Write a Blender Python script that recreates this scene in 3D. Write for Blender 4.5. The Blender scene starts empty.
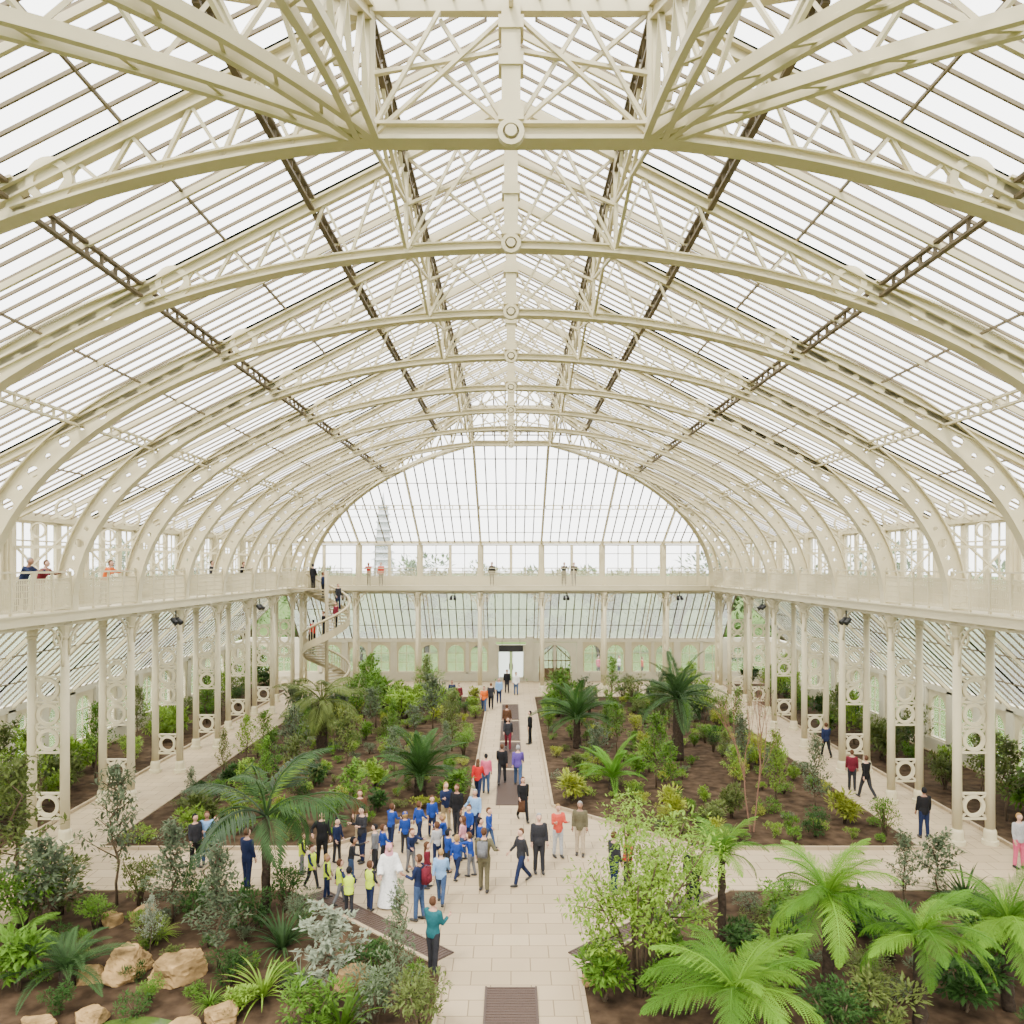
import bpy, bmesh, math, random
from mathutils import Vector, Matrix
from mathutils import noise as ns
random.seed(7)
R=math.radians; PI=math.pi
C=bpy.context.scene.collection
F=786.; CX=511.; HY=565.; CZ=9.3
def at(px,py,z=0.):
    d=(CZ-z)*F/(py-HY); return Vector(((px-CX)*d/F,d,z))
# ------------------------------------------------------------------ materials
def nt(name):
    m=bpy.data.materials.new(name); m.use_nodes=True
    return m,m.node_tree.nodes,m.node_tree.links,m.node_tree.nodes['Principled BSDF']
def mat(name,c,rough=.6,var=.08,scale=3.,metal=0.,spec=.4):
    m,n,l,b=nt(name)
    b.inputs['Roughness'].default_value=rough; b.inputs['Metallic'].default_value=metal
    b.inputs['Specular IOR Level'].default_value=spec
    t=n.new('ShaderNodeTexNoise'); t.inputs['Scale'].default_value=scale; t.inputs['Detail'].default_value=4
    tc=n.new('ShaderNodeTexCoord'); l.new(tc.outputs['Object'],t.inputs['Vector'])
    r=n.new('ShaderNodeValToRGB'); r.color_ramp.elements[0].position=.3; r.color_ramp.elements[1].position=.7
    r.color_ramp.elements[0].color=tuple(x*(1-var) for x in c)+(1,)
    r.color_ramp.elements[1].color=tuple(min(1,x*(1+var)) for x in c)+(1,)
    l.new(t.outputs['Fac'],r.inputs['Fac']); l.new(r.outputs['Color'],b.inputs['Base Color'])
    return m
def leafmat(name,c,tr=.25,var=.34):
    m,n,l,b=nt(name)
    oi=n.new('ShaderNodeObjectInfo'); t=n.new('ShaderNodeTexNoise'); t.inputs['Scale'].default_value=2.5
    tc=n.new('ShaderNodeTexCoord'); l.new(tc.outputs['Object'],t.inputs['Vector'])
    ad=n.new('ShaderNodeMath'); ad.operation='ADD'; l.new(oi.outputs['Random'],ad.inputs[0]); l.new(t.outputs['Fac'],ad.inputs[1])
    mr=n.new('ShaderNodeMapRange'); mr.inputs['From Min'].default_value=.3; mr.inputs['From Max'].default_value=1.7
    mr.inputs['To Min'].default_value=1-var; mr.inputs['To Max'].default_value=1+var
    l.new(ad.outputs[0],mr.inputs['Value'])
    hs=n.new('ShaderNodeHueSaturation'); hs.inputs['Color'].default_value=c+(1,); l.new(mr.outputs[0],hs.inputs['Value'])
    b.inputs['Roughness'].default_value=.55; b.inputs['Specular IOR Level'].default_value=.12
    l.new(hs.outputs[0],b.inputs['Base Color'])
    tl=n.new('ShaderNodeBsdfTranslucent'); l.new(hs.outputs[0],tl.inputs['Color'])
    mx=n.new('ShaderNodeMixShader'); mx.inputs[0].default_value=tr
    l.new(b.outputs[0],mx.inputs[1]); l.new(tl.outputs[0],mx.inputs[2])
    l.new(mx.outputs[0],n['Material Output'].inputs['Surface'])
    return m
def glassmat(name,fac,c=(.95,.96,.95),tint=(.98,.98,.97)):
    m,n,l,b=nt(name); n.remove(b)
    t=n.new('ShaderNodeBsdfTransparent'); t.inputs['Color'].default_value=tint+(1,)
    d=n.new('ShaderNodeBsdfTranslucent'); d.inputs['Color'].default_value=c+(1,)
    mx=n.new('ShaderNodeMixShader'); mx.inputs[0].default_value=fac
    l.new(t.outputs[0],mx.inputs[1]); l.new(d.outputs[0],mx.inputs[2])
    l.new(mx.outputs[0],n['Material Output'].inputs['Surface'])
    return m
CREAM=mat('cream_paint',(.485,.430,.275),.5,.05,1.2,0,.25)
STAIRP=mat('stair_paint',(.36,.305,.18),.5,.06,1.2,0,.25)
WHITE=mat('white_paint',(.50,.465,.345),.55,.05,1.5,0,.25)
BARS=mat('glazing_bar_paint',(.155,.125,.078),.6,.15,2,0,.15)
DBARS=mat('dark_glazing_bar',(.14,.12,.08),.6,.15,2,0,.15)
PURL=mat('purlin_backlit_brown',(.105,.082,.05),.6,.2,2,0,.15)  # backlit darkness of the upper purlins put into their colour
GLASS=glassmat('roof_glass',.04)
WGLASS=glassmat('window_glass',.06)
DGLASS=glassmat('door_glass',.55)
AGLASS=glassmat('aisle_glass',.28,(.64,.65,.59),(.80,.82,.76))
DARKM=mat('black_metal',(.012,.012,.012),.5,.1)
GRATE=mat('bronze_grate',(.06,.036,.025),.6,.25,40,.2)
ROCK=mat('sandstone',(.235,.150,.062),.9,.55,2.6,0,.1)
BARK=mat('bark',(.03,.021,.014),.95,.4,12,0,.1)
STEM=mat('stem_brown',(.07,.05,.03),.85,.3,10,0,.1)
TWIG=mat('twig_pink',(.15,.08,.052),.85,.2,10,0,.1)
DOORB=mat('brown_door',(.10,.058,.028),.6,.2,4)
EYE=mat('eye_dark',(.015,.012,.01),.3,0)
LEAF={k:leafmat('leaf_'+k,v) for k,v in dict(
 mid=(.070,.148,.014),dark=(.024,.060,.011),light=(.135,.225,.023),yellow=(.21,.245,.025),grey=(.08,.105,.055),silver=(.16,.185,.125),
 fern=(.060,.148,.011),fernlight=(.10,.21,.015),palm=(.030,.064,.018),palmgrey=(.036,.056,.030),brightpalm=(.075,.185,.015),olive=(.08,.105,.024),far=(.085,.15,.04)).items()}
def slabmat():
    m,n,l,b=nt('limestone_slabs')
    g=n.new('ShaderNodeNewGeometry'); br=n.new('ShaderNodeTexBrick')
    l.new(g.outputs['Position'],br.inputs['Vector'])
    br.inputs['Scale'].default_value=1; br.inputs['Brick Width'].default_value=.9; br.inputs['Row Height'].default_value=.6
    br.inputs['Mortar Size'].default_value=.012
    br.inputs['Color1'].default_value=(.385,.300,.185,1); br.inputs['Color2'].default_value=(.33,.254,.153,1); br.inputs['Mortar'].default_value=(.17,.125,.072,1)
    t=n.new('ShaderNodeTexNoise'); t.inputs['Scale'].default_value=.8; l.new(g.outputs['Position'],t.inputs['Vector'])
    mx=n.new('ShaderNodeMixRGB'); mx.blend_type='MULTIPLY'; mx.inputs[0].default_value=.2
    l.new(br.outputs['Color'],mx.inputs[1]); l.new(t.outputs['Fac'],mx.inputs[2]); l.new(mx.outputs[0],b.inputs['Base Color'])
    b.inputs['Roughness'].default_value=.75; b.inputs['Specular IOR Level'].default_value=.2
    return m
SLAB=slabmat()
SOIL=mat('soil',(.045,.029,.017),.95,.55,2.6,0,.05)
LAWN=mat('lawn',(.07,.115,.028),.95,.2,.3,0,.05)
WATER=mat('pond_green',(.05,.085,.015),.12,.2,3)
# ------------------------------------------------------------------ mesh builder
class MB:
    def __init__(s): s.v=[];s.f=[];s.m=[]
    def add(s,vs,fs,mi=0):
        o=len(s.v); s.v.extend(tuple(v) for v in vs)
        for f in fs: s.f.append([i+o for i in f]); s.m.append(mi)
    def box(s,c,sz,mi=0,M=None):
        x,y,z=sz[0]/2,sz[1]/2,sz[2]/2
        vs=[Vector((a,b,d)) for a in(-x,x) for b in(-y,y) for d in(-z,z)]
        if M is not None: vs=[M@v for v in vs]
        c=Vector(c); s.add([v+c for v in vs],[(0,1,3,2),(4,6,7,5),(0,4,5,1),(2,3,7,6),(0,2,6,4),(1,5,7,3)],mi)
    def bar(s,p,q,w,h,mi=0,up=(0,0,1)):
        p=Vector(p);q=Vector(q); T=(q-p).normalized(); up=Vector(up)
        if abs(T.dot(up))>.98: up=Vector((0,1,0))
        S=T.cross(up).normalized(); N=S.cross(T)
        vs=[b+S*(a*w/2)+N*(c*h/2) for b in(p,q) for a in(-1,1) for c in(-1,1)]
        s.add(vs,[(0,1,3,2),(4,6,7,5),(0,4,5,1),(2,3,7,6),(0,2,6,4),(1,5,7,3)],mi)
    def tube(s,pts,rad,n=8,mi=0,flat=1.):
        pts=[Vector(p) for p in pts]
        if not hasattr(rad,'__len__'): rad=[rad]*len(pts)
        vs=[];fs=[]; ref=None
        for i,p in enumerate(pts):
            T=(pts[min(i+1,len(pts)-1)]-pts[max(i-1,0)]).normalized()
            if ref is None:
                ref=Vector((1,0,0)) if abs(T.x)<.8 else Vector((0,1,0))
            U=(ref-T*ref.dot(T)).normalized(); ref=U; V=T.cross(U)
            for j in range(n):
                a=2*PI*j/n; vs.append(p+U*(math.cos(a)*rad[i])+V*(math.sin(a)*rad[i]*flat))
        for i in range(len(pts)-1):
            for j in range(n):
                k=(j+1)%n; fs.append((i*n+j,i*n+k,(i+1)*n+k,(i+1)*n+j))
        fs.append(tuple(range(n-1,-1,-1))); o=(len(pts)-1)*n; fs.append(tuple(range(o,o+n)))
        s.add(vs,fs,mi)
    def sweep(s,pts,w,t,mi=0,y0=0.,off=0.):
        P=[Vector((p[0],p[1])) for p in pts]; vs=[];fs=[]
        for i,p in enumerate(P):
            T=(P[min(i+1,len(P)-1)]-P[max(i-1,0)]).normalized(); N=Vector((-T.y,T.x))
            if N.y<0: N=-N
            for a,b in((-1,-1),(1,-1),(1,1),(-1,1)):
                q=p+N*(off+b*t/2); vs.append((q.x,y0+a*w/2,q.y))
        for i in range(len(P)-1):
            for j in range(4):
                k=(j+1)%4; fs.append((i*4+j,i*4+k,i*4+4+k,i*4+4+j))
        fs.append((3,2,1,0)); o=len(vs)-4; fs.append((o,o+1,o+2,o+3)); s.add(vs,fs,mi)
    def ring(s,c,Rr,w,t,n=20,mi=0,axis='y'):
        vs=[];fs=[]
        for i in range(n):
            a=2*PI*i/n
            for r,y in((Rr-t/2,-w/2),(Rr+t/2,-w/2),(Rr+t/2,w/2),(Rr-t/2,w/2)):
                v=(math.cos(a)*r,y,math.sin(a)*r)
                if axis=='x': v=(v[1],v[0],v[2])
                vs.append(Vector(c)+Vector(v))
        for i in range(n):
            for j in range(4):
                k=(j+1)%4; i2=(i+1)%n; fs.append((i*4+j,i*4+k,i2*4+k,i2*4+j))
        s.add(vs,fs,mi)
    def ell(s,c,r,n=12,m=8,mi=0,fn=None):
        vs=[Vector((0,0,1))]; fs=[]
        for i in range(1,m):
            th=PI*i/m
            for j in range(n):
                a=2*PI*j/n; vs.append(Vector((math.sin(th)*math.cos(a),math.sin(th)*math.sin(a),math.cos(th))))
        vs.append(Vector((0,0,-1)))
        for j in range(n):
            k=(j+1)%n; fs.append((0,1+j,1+k)); b=1+(m-2)*n; fs.append((b+k,b+j,len(vs)-1))
            for i in range(m-2): fs.append((1+i*n+j,1+(i+1)*n+j,1+(i+1)*n+k,1+i*n+k))
        if fn: vs=[fn(v) for v in vs]
        s.add([Vector(c)+Vector((v.x*r[0],v.y*r[1],v.z*r[2])) for v in vs],fs,mi)
    def loft(s,rings,n=14,mi=0):
        vs=[];fs=[]
        for c,rx,ry in rings:
            for j in range(n):
                a=2*PI*j/n; vs.append((c[0]+math.cos(a)*rx,c[1]+math.sin(a)*ry,c[2]))
        for i in range(len(rings)-1):
            for j in range(n):
                k=(j+1)%n; fs.append((i*n+j,i*n+k,i*n+n+k,i*n+n+j))
        fs.append(tuple(range(n-1,-1,-1))); o=(len(rings)-1)*n; fs.append(tuple(range(o,o+n))); s.add(vs,fs,mi)
    def mesh(s,name,mats,smooth=False):
        me=bpy.data.meshes.new(name); me.from_pydata(s.v,[],s.f)
        for m in (mats if isinstance(mats,(list,tuple)) else [mats]): me.materials.append(m)
        if any(s.m): me.polygons.foreach_set('material_index',s.m)
        if smooth: me.polygons.foreach_set('use_smooth',[True]*len(me.polygons))
        me.update(); return me
    def build(s,name,mats,parent=None,smooth=False):
        return ob(name,s.mesh(name,mats,smooth),parent)
def ob(name,me,parent=None,loc=None,rot=None,sc=None,m=None):
    o=bpy.data.objects.new(name,me); C.objects.link(o)
    if parent: o.parent=parent
    if loc is not None: o.location=loc
    if rot is not None: o.rotation_euler=rot
    if sc is not None: o.scale=(sc,)*3 if not hasattr(sc,'__len__') else sc
    if m is not None:
        o.material_slots[0].link='OBJECT'; o.material_slots[0].material=m
    return o
def tag(o,label,cat,group=None,kind=None):
    o['label']=label; o['category']=cat
    if group: o['group']=group
    elif 'group' in o: del o['group']
    if kind: o['kind']=kind
    return o
def empty(name,loc,rz=0):
    o=bpy.data.objects.new(name,None); C.objects.link(o); o.location=loc; o.rotation_euler=(0,0,rz); o.empty_display_size=.2; return o
def dup(root,loc,rz=0):
    def cp(o,par):
        c=o.copy(); C.objects.link(c)
        if par: c.parent=par
        for ch in list(o.children): cp(ch,c)
        return c
    c=cp(root,None); c.location=loc; c.rotation_euler=(0,0,rz); return c
# ------------------------------------------------------------------ people
def remesh(mb,vox,sm=3):
    me=mb.mesh('tmp',[EYE]); o=bpy.data.objects.new('tmp',me); C.objects.link(o)
    md=o.modifiers.new('r','REMESH'); md.mode='VOXEL'; md.voxel_size=vox
    s2=o.modifiers.new('s','SMOOTH'); s2.factor=.5; s2.iterations=sm
    dg=bpy.context.evaluated_depsgraph_get(); e=o.evaluated_get(dg); m2=bpy.data.meshes.new_from_object(e)
    out=MB(); out.v=[tuple(v.co) for v in m2.vertices]; out.f=[list(p.vertices) for p in m2.polygons]; out.m=[0]*len(out.f)
    bpy.data.objects.remove(o); bpy.data.meshes.remove(m2); return out
SKIN=mat('skin',(.36,.20,.13),.6,.05); CLOTH=mat('cloth',(.3,.3,.3),.85,.1,20)
def pose(sw=(4,-3),kb=(2,2),ar=((4,12,9),(4,12,9)),lean=0,yaw=0,hs=1.,wide=1.,robe=False):
    V=Vector; L=R(lean)
    def tor(x,y,z):
        h=z-.92
        return V((x,y-math.sin(L)*h,.92+math.cos(L)*h))
    legs=[]
    for sd,(a,k) in zip((1,-1),zip(sw,kb)):
        a=R(a);k=R(k); hip=V((.09*sd,0,.90)); kn=hip+V((.005*sd,-math.sin(a)*.42,-math.cos(a)*.42)); b=a-k
        an=kn+V((.01*sd,-math.sin(b)*.40,-math.cos(b)*.40)); legs.append((hip,kn,an,b))
    low=min(l[2].z for l in legs)-.08
    off=V((0,0,-low))
    legs=[(h+off,k+off,a+off,b) for h,k,a,b in legs]
    T=lambda x,y,z: tor(x,y,z)+off
    arms=[]
    for sd,(a,e,g) in zip((1,-1),ar):
        a=R(a)+L;e=R(e);g=R(g); sh=T(.175*sd*wide,0,1.40)
        d1=V((math.sin(g)*sd,-math.sin(a)*math.cos(g),-math.cos(a)*math.cos(g))); el=sh+d1*.28
        a2=a+e; d2=V((math.sin(g*.3)*sd,-math.sin(a2),-math.cos(a2))).normalized(); wr=el+d2*.24; arms.append((sh,el,wr,d2,sd))
    hc=T(0,-.015,1.60); b=MB()
    tr=[(.84,.13,.095),(.93,.15,.105),(1.06,.125,.09),(1.2,.15,.105),(1.34,.165,.1),(1.42,.11,.08),(1.46,.055,.055)]
    b.loft([(T(0,0,z),rx*wide,ry) for z,rx,ry in tr])
    b.tube([T(0,0,1.40),T(0,-.005,1.47),T(0,-.01,1.55)],[.06,.05,.05],10)
    def hf(v):
        k=1.0
        if v.z<0: k=1+.28*v.z
        return V((v.x*k,v.y*(k if v.y>0 else 1+.1*v.z),v.z))
    b.ell(hc,(.076*hs,.096*hs,.118*hs),16,12,fn=hf)
    b.tube([hc+V((0,-.085*hs,.02*hs)),hc+V((0,-.112*hs,-.022*hs)),hc+V((0,-.09*hs,-.03*hs))],[.008,.016,.01],6)
    for sd in(1,-1): b.ell(hc+V((.077*sd*hs,.008,-.005)),(.012*hs,.022*hs,.032*hs),8,6)
    for h,k,a,bb in legs: b.tube([h+V((0,0,.02)),h*.5+k*.5,k,k*.6+a*.4,a],[.085,.07,.05,.05,.035],10)
    for sh,el,wr,d2,sd in arms:
        b.tube([sh-V((.03*sd,0,0)),sh,sh*.5+el*.5,el,el*.6+wr*.4,wr,wr+d2*.02],[.05,.052,.044,.036,.036,.026,.026],10)
    body=remesh(b,.014)
    for sh,el,wr,d2,sd in arms:
        side=V((0,1,0)); side=(side-d2*side.dot(d2)).normalized(); nrm=d2.cross(side).normalized()
        if nrm.x*sd>0: nrm=-nrm
        body.tube([wr-d2*.01,wr+d2*.03,wr+d2*.085],[.024,.038,.036],8,0,.5)
        for i,(o_,ln) in enumerate(((-.028,.06),(-.01,.072),(.009,.068),(.026,.052))):
            p=wr+d2*.08+side*o_
            body.tube([p,p+d2*ln*.5+nrm*.006,p+d2*ln*.85+nrm*.03],[.0095,.0085,.007],6)
        p=wr+d2*.025-side*.03
        body.tube([p,p+d2*.03-side*.025+nrm*.01,p+d2*.06-side*.03+nrm*.02],[.012,.0105,.008],6)
    for sd in(1,-1): body.ell(hc+V((.031*sd*hs,-.086*hs,.012*hs)),(.012*hs,.007,.008*hs),8,6,1)
    body.box(hc+V((0,-.09*hs,-.055*hs)),(.04*hs,.008,.007),1)
    out={'body':body.mesh('body',[SKIN,EYE],True)}
    t=MB()
    t.loft([(T(0,0,z),rx*wide*1.13+.012,ry*1.13+.012) for z,rx,ry in [(.82,.135,.1)]+tr[:6]])
    for sh,el,wr,d2,sd in arms: t.tube([sh-V((.04*sd,0,0)),sh,sh*.5+el*.5,el,el*.15+wr*.85],[.06,.066,.057,.05,.042],10)
    out['top']=remesh(t,.02).mesh('top',[CLOTH],True)
    t=MB()
    t.loft([(T(0,0,z),rx*1.08+.012,ry*1.08+.012) for z,rx,ry in ((.83,.13,.095),(.92,.145,.1),(1.0,.13,.09))])
    for h,k,a,bb in legs: t.tube([h+V((0,0,.03)),h*.5+k*.5,k,k*.4+a*.6,a+V((0,0,.0))],[.1,.086,.068,.062,.058],10)
    out['trousers']=remesh(t,.02).mesh('trousers',[CLOTH],True)
    sk=MB(); sk.loft([(T(0,0,.42),.21,.18),(T(0,0,.6),.19,.155),(T(0,0,.85),.16,.12),(T(0,0,1.0),.145,.1)]); out['skirt']=sk.mesh('skirt',[CLOTH],True)
    if robe:
        t=MB(); t.loft([(V((0,0,.03)),.33,.30),(V((0,0,.4)),.27,.23),(V((0,0,.9)),.2,.16),(V((0,0,1.2)),.19,.14),(V((0,0,1.38)),.19,.12),(V((0,0,1.47)),.07,.07)],18)
        for sh,el,wr,d2,sd in arms: t.tube([sh-V((.04*sd,0,0)),sh,el,wr],[.07,.075,.085,.1],10)
        out['robe']=remesh(t,.022).mesh('robe',[CLOTH],True)
        t=MB(); t.ell(hc+V((0,.02,.015)),(.1,.115,.135),14,10); t.loft([(hc+V((0,.02,-.3)),.2,.13),(hc+V((0,.02,-.17)),.13,.11),(hc+V((0,.02,0)),.09,.09)])
        t2=remesh(t,.016); keep=[f for f in t2.f if not ((V(t2.v[f[0]])-(hc+V((0,-.1,-.005)))).length<.075)]
        t2.f=keep; t2.m=[0]*len(keep); out['headscarf']=t2.mesh('headscarf',[CLOTH],True)
    shoes=[]
    for h,k,a,bb in legs:
        f=MB(); toe=V((0,-math.cos(bb*.6),math.sin(bb*.6))).normalized()
        base=V((a.x,a.y,a.z-.045))
        f.tube([base-toe*.075,base-toe*.05,base+toe*.05,base+toe*.13,base+toe*.185],[.02,.042,.045,.042,.02],10,0,.85)
        f.tube([a-V((0,0,.05)),a+V((0,0,.025))],[.045,.043],10)
        shoes.append(f.mesh('shoe',[CLOTH],True))
    out['shoe']=shoes
    h=MB()
    h.ell(hc+V((0,.018*hs,.028*hs)),(.086*hs,.1*hs,.108*hs),14,10,fn=lambda v: v if not(v.y<-.25 and v.z<.35) else V((v.x*.85,v.y*.3,max(v.z,.2))))
    out['hair']=h.mesh('hair',[CLOTH],True)
    h.loft([(hc+V((0,.075*hs,-.27)),.06,.03),(hc+V((0,.07*hs,-.15)),.085,.045),(hc+V((0,.05*hs,0)),.08,.06)]); out['hair_long']=h.mesh('hair',[CLOTH],True)
    h=MB(); h.ell(hc+V((0,.005,.055*hs)),(.09*hs,.108*hs,.08*hs),14,8); h.box(hc+V((0,-.125*hs,.05*hs)),(.11,.1,.012)); out['cap']=h.mesh('cap',[CLOTH],True)
    v=MB(); rr=[(T(0,0,z),rx*wide*1.13+.03,ry*1.13+.03) for z,rx,ry in [(.8,.14,.105)]+tr[:5]+[(1.44,.08,.06)]]
    v.loft(rr); v.loft([(T(0,0,1.08),.15*wide+.026,.135),(T(0,0,1.13),.15*wide+.028,.138)],14,1); out['vest']=v.mesh('vest',[CLOTH,CLOTH],True)
    return out
W1=((-18,12,7),(22,28,7)); W2=((24,30,7),(-16,12,7))
POSES={'stand':pose(),'walk':pose((22,-18),(8,22),W1),'stride':pose((-18,22),(22,8),W2),
 'phone':pose((5,-5),(3,2),((18,92,8),(14,100,8))),'hip':pose((8,-6),(6,2),((6,14,9),(-14,85,30))),
 'lean':pose((6,-8),(8,3),((38,48,8),(34,50,8)),lean=20),'child':pose((4,-4),(2,2),((6,18,10),(4,30,9)),hs=1.3,wide=.95),
 'childwalk':pose((18,-14),(6,16),W1,hs=1.3,wide=.95),'childreach':pose((8,-8),(8,4),((70,30,14),(10,60,10)),lean=8,hs=1.3,wide=.95),'robe':pose((5,-4),(2,2),((8,40,16),(8,34,16)),robe=True)}
COL=dict(black=(.008,.008,.009),charcoal=(.02,.02,.023),navy=(.010,.016,.045),royal=(.012,.038,.19),jeans=(.035,.06,.12),teal=(.012,.075,.085),
 grey=(.11,.11,.115),lightgrey=(.30,.30,.30),olive=(.085,.075,.042),khaki=(.22,.17,.095),coral=(.42,.055,.035),red=(.36,.014,.014),pink=(.45,.08,.14),
 palepink=(.50,.22,.25),purple=(.075,.045,.20),white=(.62,.61,.58),orange=(.50,.10,.015),brown=(.065,.03,.015),maroon=(.10,.01,.018),
 lightblue=(.16,.28,.46),hivis=(.44,.58,.02),green=(.03,.12,.045),blond=(.25,.15,.055),greyhair=(.23,.225,.21),beige=(.34,.27,.18))
CM={k:mat('cloth_'+k,v,.85,.12,18,0,.15) for k,v in COL.items()}
SK=[mat('skin_a',(.38,.21,.14),.6,.05),mat('skin_b',(.22,.11,.065),.6,.05),mat('skin_c',(.44,.26,.18),.6,.05)]
SHOE=mat('shoe_dark',(.02,.018,.016),.6,.1)
PN=[0]
def bpack(P,rz,k,col,label):
    t=MB()
    t.box((0,0,0),(.27,.15,.4)); t.box((0,.09,-.08),(.2,.05,.2)); t.tube([(0,-.02,.2),(0,.03,.26),(0,.06,.2)],.012,6)
    bv=t.mesh('backpack_shell',[CM[col]],True)
    M=Matrix.Rotation(rz,3,'Z'); o=empty('backpack',P+M@Vector((0,.215,1.2))*k,rz); o.scale=(k,)*3
    ob('bag_body',bv,o)
    s=MB()
    for sd in(1,-1): s.tube([(sd*.09,-.07,.19),(sd*.1,-.2,.24),(sd*.11,-.36,.1),(sd*.11,-.33,-.08),(sd*.1,-.07,-.15)],.014,6)
    s.build('strap',CM['charcoal'],o,True); tag(o,label,'backpack')
def person(loc,rz,ps,h,top,bot,hair,label,group=None,long=False,cap=None,vest=False,skirt=False,bag=None):
    P=POSES[ps]; PN[0]+=1; k=h/1.72; rz=R(rz)
    r=empty('person',loc,rz); r.scale=(k,k,k)
    ob('body',P['body'],r,m=SK[(0,2,0,1,2)[PN[0]%5]])
    if ps=='robe':
        ob('robe',P['robe'],r,m=CM[top]); ob('headscarf',P['headscarf'],r,m=CM[hair])
    else:
        ob('top',P['top'],r,m=CM[top]); ob('trousers',P['trousers'],r,m=CM[bot])
        if skirt: ob('skirt',P['skirt'],r,m=CM[skirt])
        ob('hair',P['hair_long' if long else 'hair'],r,m=CM[hair])
        if cap: ob('cap',P['cap'],r,m=CM[cap])
        if vest:
            v=ob('safety_vest',P['vest'],r,m=CM['hivis']); v.material_slots[1].link='OBJECT'; v.material_slots[1].material=CM['lightgrey']
    for s in P['shoe']: ob('shoe',s,r,m=SHOE)
    tag(r,label,'person',group)
    if bag: bpack(Vector(loc),rz,k,bag[0],bag[1])
    return r
G='schoolchildren in royal blue tops'; GL='child in a royal blue top in the crowd on the plaza'
GV='children in yellow safety vests'; GVL='child in a yellow safety vest by the palm on the plaza'
B_G={'group':G}; V_G={'group':GV,'vest':True}
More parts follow.
